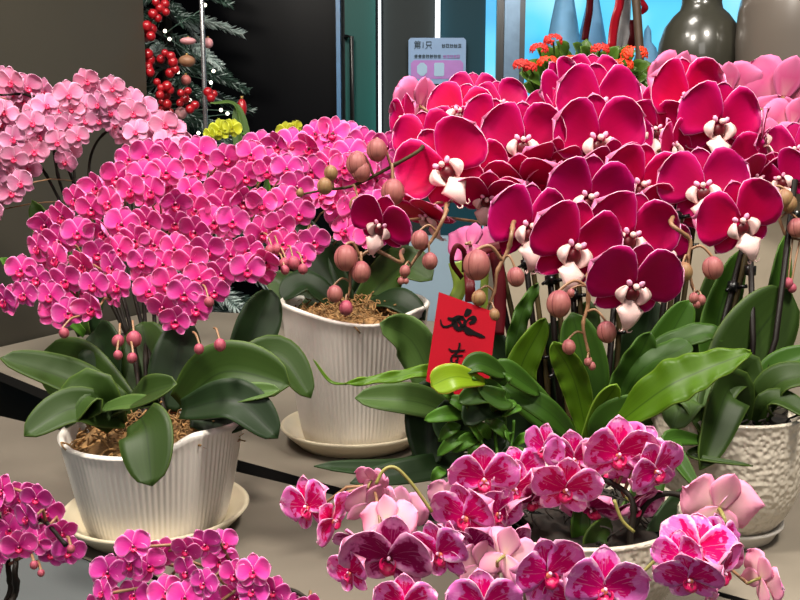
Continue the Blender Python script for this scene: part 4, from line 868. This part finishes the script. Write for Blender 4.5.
# ================================================================== 6. red card with brush writing, and its ribbon
CD = .83
TL, TR, BR, BL = P(439, 292, CD), P(497, 313, CD), P(486, 408, CD-.02), P(426, 381, CD-.02)
card = thing('greeting_card', BL, 'red card with black brush writing hanging among the crimson orchid stems', 'card')
nC = (TR-TL).cross(BL-TL).normalized()
if nC.y > 0: nC = -nC
q = MB(); f = [q.vert(p) for p in (TL, TR, BR, BL)]; g = [q.vert(p-nC*.0012) for p in (TL, TR, BR, BL)]; q.face(f); q.face(g[::-1])
for i in range(4): q.face((f[i], g[i], g[(i+1) % 4], f[(i+1) % 4]))
M['card'] = plain('card_red', '#94061a', .7, spec=.1, noise_amt=.05); q.build('card_sheet', M['card'], card, smooth=False)
def cuv(px, py):      # a pixel on the card's own plane
    r = ray(px, py); k = (TL-CAM).dot(nC)/r.dot(nC); return CAM+r*k+nC*.0006
def stroke(q, pts, w0=None):
    c = catmull([Vector((x, y, w_)) for x, y, w_ in pts], 5); L, R = [], []
    for i, p in enumerate(c):
        t_ = c[min(i+1, len(c)-1)]-c[max(i-1, 0)]; d_ = Vector((-t_.y, t_.x)); 
        if d_.length > 0: d_.normalize()
        L.append(cuv(p.x+d_.x*p.z/2, p.y+d_.y*p.z/2)); R.append(cuv(p.x-d_.x*p.z/2, p.y-d_.y*p.z/2))
    ids = [(q.vert(a), q.vert(b), q.vert(a-nC*.0004), q.vert(b-nC*.0004)) for a, b in zip(L, R)]
    for i in range(len(ids)-1):
        a, b = ids[i], ids[i+1]; q.face((a[0], b[0], b[1], a[1])); q.face((a[0], a[2], b[2], b[0])); q.face((a[1], b[1], b[3], a[3]))
M['brush'] = plain('brush_ink', '#060304', .7, spec=.1); Z = lambda x, y: (425+x/10, 285+y/10); Z2 = lambda x, y: (425+x/10, 335+y/10)
S1 = [[(155, 345, 1), (165, 395, 2), (200, 418, 2), (270, 395, 2.2), (350, 330, 3), (385, 315, 2)], [(225, 330, 2), (280, 345, 4), (330, 330, 5.5), (385, 330, 3)], [(280, 345, 3.5), (300, 400, 5.5), (330, 440, 4), (380, 420, 5), (400, 370, 3), (380, 330, 2)], [(330, 350, 3), (355, 390, 3), (375, 430, 3)],
      [(440, 240, 5), (430, 270, 6.5), (395, 310, 2.5)], [(410, 370, 1.5), (440, 335, 2), (485, 330, 5), (490, 360, 4.5), (440, 385, 2.5)], [(385, 410, 3), (430, 460, 7), (500, 485, 4), (560, 510, 3.5), (600, 522, 1)]]
S2 = [[(345, 78, 2.2), (345, 110, 2.2), (335, 150, 2)], [(235, 135, 1.2), (270, 160, 2), (340, 155, 1.6), (400, 152, 1.4)], [(345, 150, 1.8), (310, 185, 2), (265, 215, 2)], [(300, 215, 1.5), (340, 205, 1.6), (380, 205, 1.2)], [(265, 220, 1.8), (262, 260, 2.4), (280, 285, 2.4), (330, 275, 1.6)], [(330, 225, 1.6), (325, 250, 1.6), (300, 255, 1.2)], [(230, 310, 1.4), (300, 305, 2), (380, 300, 1.4)], [(260, 340, 2), (255, 390, 2), (330, 385, 2), (345, 335, 2), (262, 340, 1.5)]]
for SS, F in ((S1, Z), (S2, Z2)):
    q = MB()
    for st in SS: stroke(q, [(*F(x, y), w_) for x, y, w_ in st])
    q.build('brush_character', M['brush'], card, smooth=False)
rb = thing('ribbon_bow', P(467, 275, .86), 'dark red and lime ribbon tied above the red card', 'ribbon')
def band(pts, wpx, mat, dd, name='ribbon_loop', tw=0):
    c = catmull([P(x, y, dd+dz) for x, y, dz in pts], 6); n_ = len(c)-1; q = MB(); W = wpx*dd/FPX
    def fn(u, t):
        f_ = u*n_; i = min(int(f_), n_-1); p = c[i].lerp(c[i+1], f_-i); tg = (c[i+1]-c[i]).normalized(); s_ = tg.cross(Vector((math.sin(tw*u), -1, math.cos(tw*u)*.3))).normalized(); return p+s_*(t*W/2)
    q.shell(fn, 24, 3, .0008); return q.build(name, mat, rb)
M['rib_lime'] = plain('ribbon_lime', '#6a7c2c', .35)
band([(462, 278, .02), (452, 262, .0), (456, 246, -.005), (464, 252, .0), (464, 272, .01)], 5, M['ribbon_dk'], .86)
band([(468, 270, .02), (470, 285, .0), (470, 302, .0)], 10, M['ribbon_dk'], .86, 'ribbon_tail'); band([(455, 262, .02), (460, 285, .02), (455, 300, .02)], 14, M['rib_lime'], .87, 'ribbon_tail'); band([(485, 270, .02), (484, 300, .02), (486, 330, .02)], 8, M['rib_lime'], .87, 'ribbon_tail')
band([(495, 250, .03), (500, 290, .03), (498, 335, .03)], 13, M['ribbon_dk'], .86, 'ribbon_tail'); band([(470, 262, .01), (485, 250, .02), (500, 246, .02)], 10, M['ribbon_dk'], .86)

# ================================================================== 7. right-hand plant in the hammered pot
s7 = G(719, 529); s7.z = ZT
saucer(s7, .053, .062, .016, 'small cream saucer under the hammered white pot at the right', 'pot')
b7 = s7+Vector((0, 0, .007)); o7 = thing('potted_orchid', b7, 'broad-leaved orchid in the hammered white pot at the right edge', 'potted orchid')
H7 = .124; round_pot(o7, b7, .050, .076, H7, 'hammer', pw=4.5)
moss(o7, b7+Vector((0, 0, H7-.016)), .066, 'bark', 80)
for kw in (dict(pts=[(735, 425, .87), (742, 360, .90), (790, 290, .92)], wpx=82, mat='leaf', nv=(.1, -1, .1), tipp=3, fold=.06), dict(pts=[(740, 430, .87), (690, 395, .84), (672, 430, .82)], wpx=44, mat='leaf_lt', nv=(-.2, -.8, .6)),
           dict(pts=[(735, 440, .86), (728, 390, .83), (700, 470, .79)], wpx=46, mat='leaf', nv=(.2, -1, .3), fold=.25), dict(pts=[(735, 430, .86), (745, 372, .87), (722, 384, .84), (700, 440, .82)], wpx=40, mat='leaf', nv=(-.3, -.9, .3)),
           dict(pts=[(748, 425, .87), (780, 382, .84), (830, 378, .82)], wpx=36, mat='leaf', nv=(0, -.6, .8)), dict(pts=[(750, 428, .86), (775, 400, .83), (815, 420, .80)], wpx=26, mat='leaf', nv=(.1, -.7, .7)), dict(pts=[(745, 428, .88), (775, 372, .89), (820, 350, .89)], wpx=32, mat='fern_dk', nv=(0, -.7, .7)),
           dict(pts=[(730, 440, .84), (690, 455, .80), (753, 466, .78)], wpx=8, mat='leaf', nv=(0, -.5, .85)), dict(pts=[(735, 430, .87), (705, 400, .86), (690, 420, .85)], wpx=40, mat='leaf_dk', nv=(0, -1, .3)), dict(pts=[(700, 440, .80), (670, 442, .78), (698, 490, .75)], wpx=20, mat='fern_dk', nv=(0, -.8, .6)),
           dict(pts=[(745, 420, .92), (715, 340, .94), (740, 250, .95)], wpx=40, mat='fern_dk', nv=(0, -1, .1)), dict(pts=[(750, 420, .92), (770, 330, .95), (785, 235, .96)], wpx=30, mat='fern_dk', nv=(.2, -1, .1))):
    leaf(o7, **kw)
for (x0, x1, y1) in ((752, 750, 235), (782, 795, 180)):
    base = P(748, 425, .88); q = MB(); q.tube([base, P((748+x1)/2+4, 340, .90), P(x1, y1, .93)], .0032, 8); s_ = q.build('stake', M['stake'], o7)
    p = P(x1, y1+40, .925); q = MB(); q.tube([p, p+Vector((0, 0, .01))], .006, 10); q.build('clip', M['clip'], s_)
q = MB()

# ================================================================== 8. splashed orchid in front
s8 = G(585, 660); s8 = Vector((.143, .70, ZT)); o8 = thing('potted_orchid', s8, 'magenta and white splashed orchid in the front hammered white pot', 'potted orchid')
H8 = .090; round_pot(o8, s8, .066, .098, H8, 'hammer', belly=.003); moss(o8, s8+Vector((0, 0, H8-.016)), .085, 'bark', 60)
d8 = lambda y: .665-.085*min(1, max(0, (y-510)/45))
HA = [('harl', 484, 478, 68, -4, -6, 4, .0), ('harl', 514, 488, 60, 22, -8, -10, .015), ('harl', 466, 516, 72, -38, -6, 12, -.02), ('harl', 618, 453, 74, 4, -6, -2, .0), ('harl', 574, 458, 58, -8, -6, 6, .01), ('harl', 566, 488, 68, -6, -14, -6, -.02),
      ('harl', 655, 470, 64, 24, -10, 24, -.01), ('harl_dk', 532, 500, 58, 10, -40, 6, .02), ('harl_dk', 592, 508, 60, -20, -35, 30, .02), ('harl_dk', 636, 506, 62, 24, -30, -20, .03), ('harl_dk', 390, 556, 88, -14, -10, -8, .0), ('harl', 440, 552, 66, -34, -10, 20, -.02),
      ('harl', 308, 506, 62, -40, 0, 26, .02), ('harl', 332, 520, 56, 60, -10, 40, .02), ('harl', 548, 572, 76, 18, 0, 8, -.03), ('harl', 604, 588, 82, 2, 4, -4, -.05), ('harl', 484, 606, 74, 0, 6, 6, -.04), ('harl', 405, 604, 62, -8, 4, 0, -.03), ('harl_dk', 360, 545, 50, -50, -30, 0, .03),
      ('harl', 698, 548, 74, -10, 32, -10, -.02), ('harl', 690, 578, 66, -24, -20, 10, -.04), ('harl_dk', 722, 572, 66, 40, -14, 18, -.02), ('harl', 545, 448, 50, -50, 0, 0, .02), ('harl', 455, 545, 54, -60, -20, 0, .01), ('harl_dk', 505, 545, 56, 30, -30, 10, .03), ('harl', 640, 474, 60, -10, -40, 0, .01), ('harl', 575, 600, 60, -20, 0, 10, -.03), ('harl', 600, 470, 52, 30, 10, 40, .03), ('harl', 640, 448, 52, -20, 20, -30, .03), ('harl', 498, 512, 54, 20, -10, -30, .01), ('harl_dk', 470, 548, 58, -20, -20, 30, .0), ('harl', 520, 470, 50, -10, 10, 20, .03), ('harl', 350, 572, 50, -40, 0, 20, .0), ('harl', 680, 556, 52, -50, 10, 20, -.03), ('harl', 722, 540, 54, 40, 20, -20, -.01)]
ends = []
for (key, x, y, wd, yw, pt, rl, dn) in HA:
    dd = d8(y)+dn; ends.append((x, y, flower(o8, key, P(x, y, dd), wd*1.06*dd/FPX, yw, pt, rl)))
for (x, y, wd, yw, pt, rl, dn) in ((718, 508, 84, 186, 0, 14, .0), (388, 524, 62, 150, -25, -14, -.02), (368, 504, 56, 215, 15, 20, .0), (400, 512, 60, 150, 0, 0, .01), (505, 556, 66, 150, -20, 10, .0), (762, 578, 60, 105, 0, 20, -.02), (372, 480, 38, 150, 20, 0, .0), (480, 565, 60, 200, 0, 10, .01), (450, 500, 50, 160, 0, 10, .04)):
    dd = d8(y)+dn; ends.append((x, y, flower(o8, 'harl', P(x, y, dd), wd*dd/FPX, yw, pt, rl, lip=False)))
root8 = s8+Vector((0, 0, H8-.01))
SP8 = [([(560, 545, .70), (480, 560, .69), (420, 520, .69), (388, 490, .69), (372, 486, .685)], lambda x, y: x < 425 and y < 545), ([(585, 550, .68), (520, 590, .68), (440, 560, .69), (400, 575, .68)], lambda x, y: x < 440 and y >= 545),
       ([(575, 545, .70), (535, 530, .70), (500, 500, .69), (478, 490, .69)], lambda x, y: 425 <= x < 540 and y < 540), ([(600, 550, .69), (560, 590, .67), (500, 620, .66)], lambda x, y: 425 <= x < 575 and y >= 540),
       ([(628, 590, .66), (630, 540, .66), (632, 500, .665), (605, 480, .68), (570, 470, .68)], lambda x, y: 540 <= x < 660 and y < 540), ([(610, 560, .70), (650, 500, .70), (690, 500, .69), (715, 545, .68), (712, 570, .67)], lambda x, y: x >= 660), ([(600, 560, .68), (605, 600, .66)], lambda x, y: 575 <= x < 660 and y >= 540)]
for pts, cond in SP8:
    spike(o8, [root8]+[P(*p) for p in pts], .0030, .0018, M['stem_dark'], [e for (x, y, e) in ends if cond(x, y)], pr=.0013)
for pts in ([(630, 585), (645, 570), (690, 528), (700, 522)], [(376, 484), (384, 470), (396, 468), (412, 484), (432, 512)], [(480, 585), (500, 545), (512, 540), (520, 545)], [(614, 500), (622, 520), (634, 532)]):
    q = MB(); q.tube(catmull([P(x, y, .64) for x, y in pts], 6), .0013, 6); q.build('pedicel', M['pedicel_y'], o8)
for kw in (dict(pts=[(590, 560, .70), (580, 530, .69), (585, 490, .70)], wpx=20, mat='fern_dk', nv=(0, -1, .1)), dict(pts=[(600, 565, .69), (595, 540, .68), (610, 520, .69)], wpx=26, mat='leaf', nv=(0, -1, .1)), dict(pts=[(560, 550, .72), (545, 520, .74), (530, 480, .76)], wpx=36, mat='leaf_dk', nv=(0, -1, .2)),
           dict(pts=[(560, 552, .7), (520, 540, .72), (470, 520, .74)], wpx=34, mat='leaf_dk', nv=(0, -.8, .5)), dict(pts=[(640, 552, .7), (670, 520, .72), (690, 490, .74)], wpx=34, mat='leaf_dk', nv=(0, -1, .3)), dict(pts=[(590, 560, .68), (560, 600, .62), (545, 640, .62)], wpx=24, mat='leaf', nv=(0, -1, .4)), dict(pts=[(600, 550, .72), (640, 500, .75), (660, 450, .77)], wpx=34, mat='fern_dk', nv=(0, -1, .1))):
    leaf(o8, **kw)
q = MB(); q.tube([P(710, 590, .68), P(716, 540, .68)], .0028, 8); q.build('stake', M['stake'], o8)

# ================================================================== 9. small magenta orchids along the lower left edge
def small(base, poly, gap, n_, seed, wd, dd0, spk, lab, buds=()):
    o = thing('potted_orchid', base, lab, 'potted orchid'); round_pot(o, base, .035, .05, .07, 'pot'); moss(o, base+Vector((0, 0, .062)), .043, 'bark', 20)
    r_ = random.Random(seed); ee = []; xs = [p[0] for p in poly]; cx = sum(xs)/len(xs)
    for (x, y) in scatter(poly, gap, n_, seed):
        dd = dd0+r_.uniform(-.015, .015); ee.append(flower(o, 'mag', P(x, y, dd), r_.uniform(wd*.9, wd*1.1)*dd/FPX, (x-cx)*.2+r_.uniform(-35, 35), r_.uniform(-20, 25), r_.uniform(-25, 25)))
    for k, pts in enumerate(spk): spike(o, [base+Vector((0, 0, .06))]+[P(*p) for p in pts], .0026, .0014, M['stem_dark'], [e for i, e in enumerate(ee) if i % len(spk) == k])
    for (x, y, rr_) in buds: bud(o, P(x, y, dd0-.01), rr_*dd0/FPX, (.2, -.3, -1), 'bud_pink', stalk=P(x-4, y-12, dd0+.005))
    for sgn in (-1, 1):
        q = MB(); t_ = base+Vector((sgn*.09, -.02, .10)); oval_leaf(q, base+Vector((0, 0, .065)), t_, .035, Vector((0, -.4, 1))); q.build('leaf', M['leaf'], o)
    return o
small(Vector((-.145, .44, ZT)), [(100, 575), (112, 555), (128, 544), (150, 548), (170, 556), (195, 545), (212, 536), (232, 546), (246, 566), (280, 585), (322, 600), (330, 625), (100, 625), (92, 595)], 17.5, 34, 4, 35, .60, [[(190, 640, .60), (180, 600, .63), (130, 565, .62), (105, 585, .6)], [(210, 640, .6), (215, 590, .63), (225, 560, .62), (245, 575, .6)], [(230, 640, .6), (250, 600, .62), (290, 590, .61), (320, 610, .6)]], 'small magenta orchid at the lower edge below the low fluted pot')
small(Vector((-.30, .44, ZT)), [(-30, 470), (0, 478), (22, 497), (42, 492), (55, 510), (70, 540), (74, 552), (50, 555), (30, 548), (10, 560), (-20, 570)], 16, 20, 6, 34, .62, [[(5, 610, .62), (15, 570, .62), (18, 545, .64), (40, 520, .63), (66, 545, .61)], [(0, 610, .63), (8, 565, .64), (0, 520, .65), (-15, 500, .63)]], 'small magenta orchid on a dark curved stem at the left edge', buds=((34, 565, 4), (41, 573, 3.5), (71, 549, 4)))
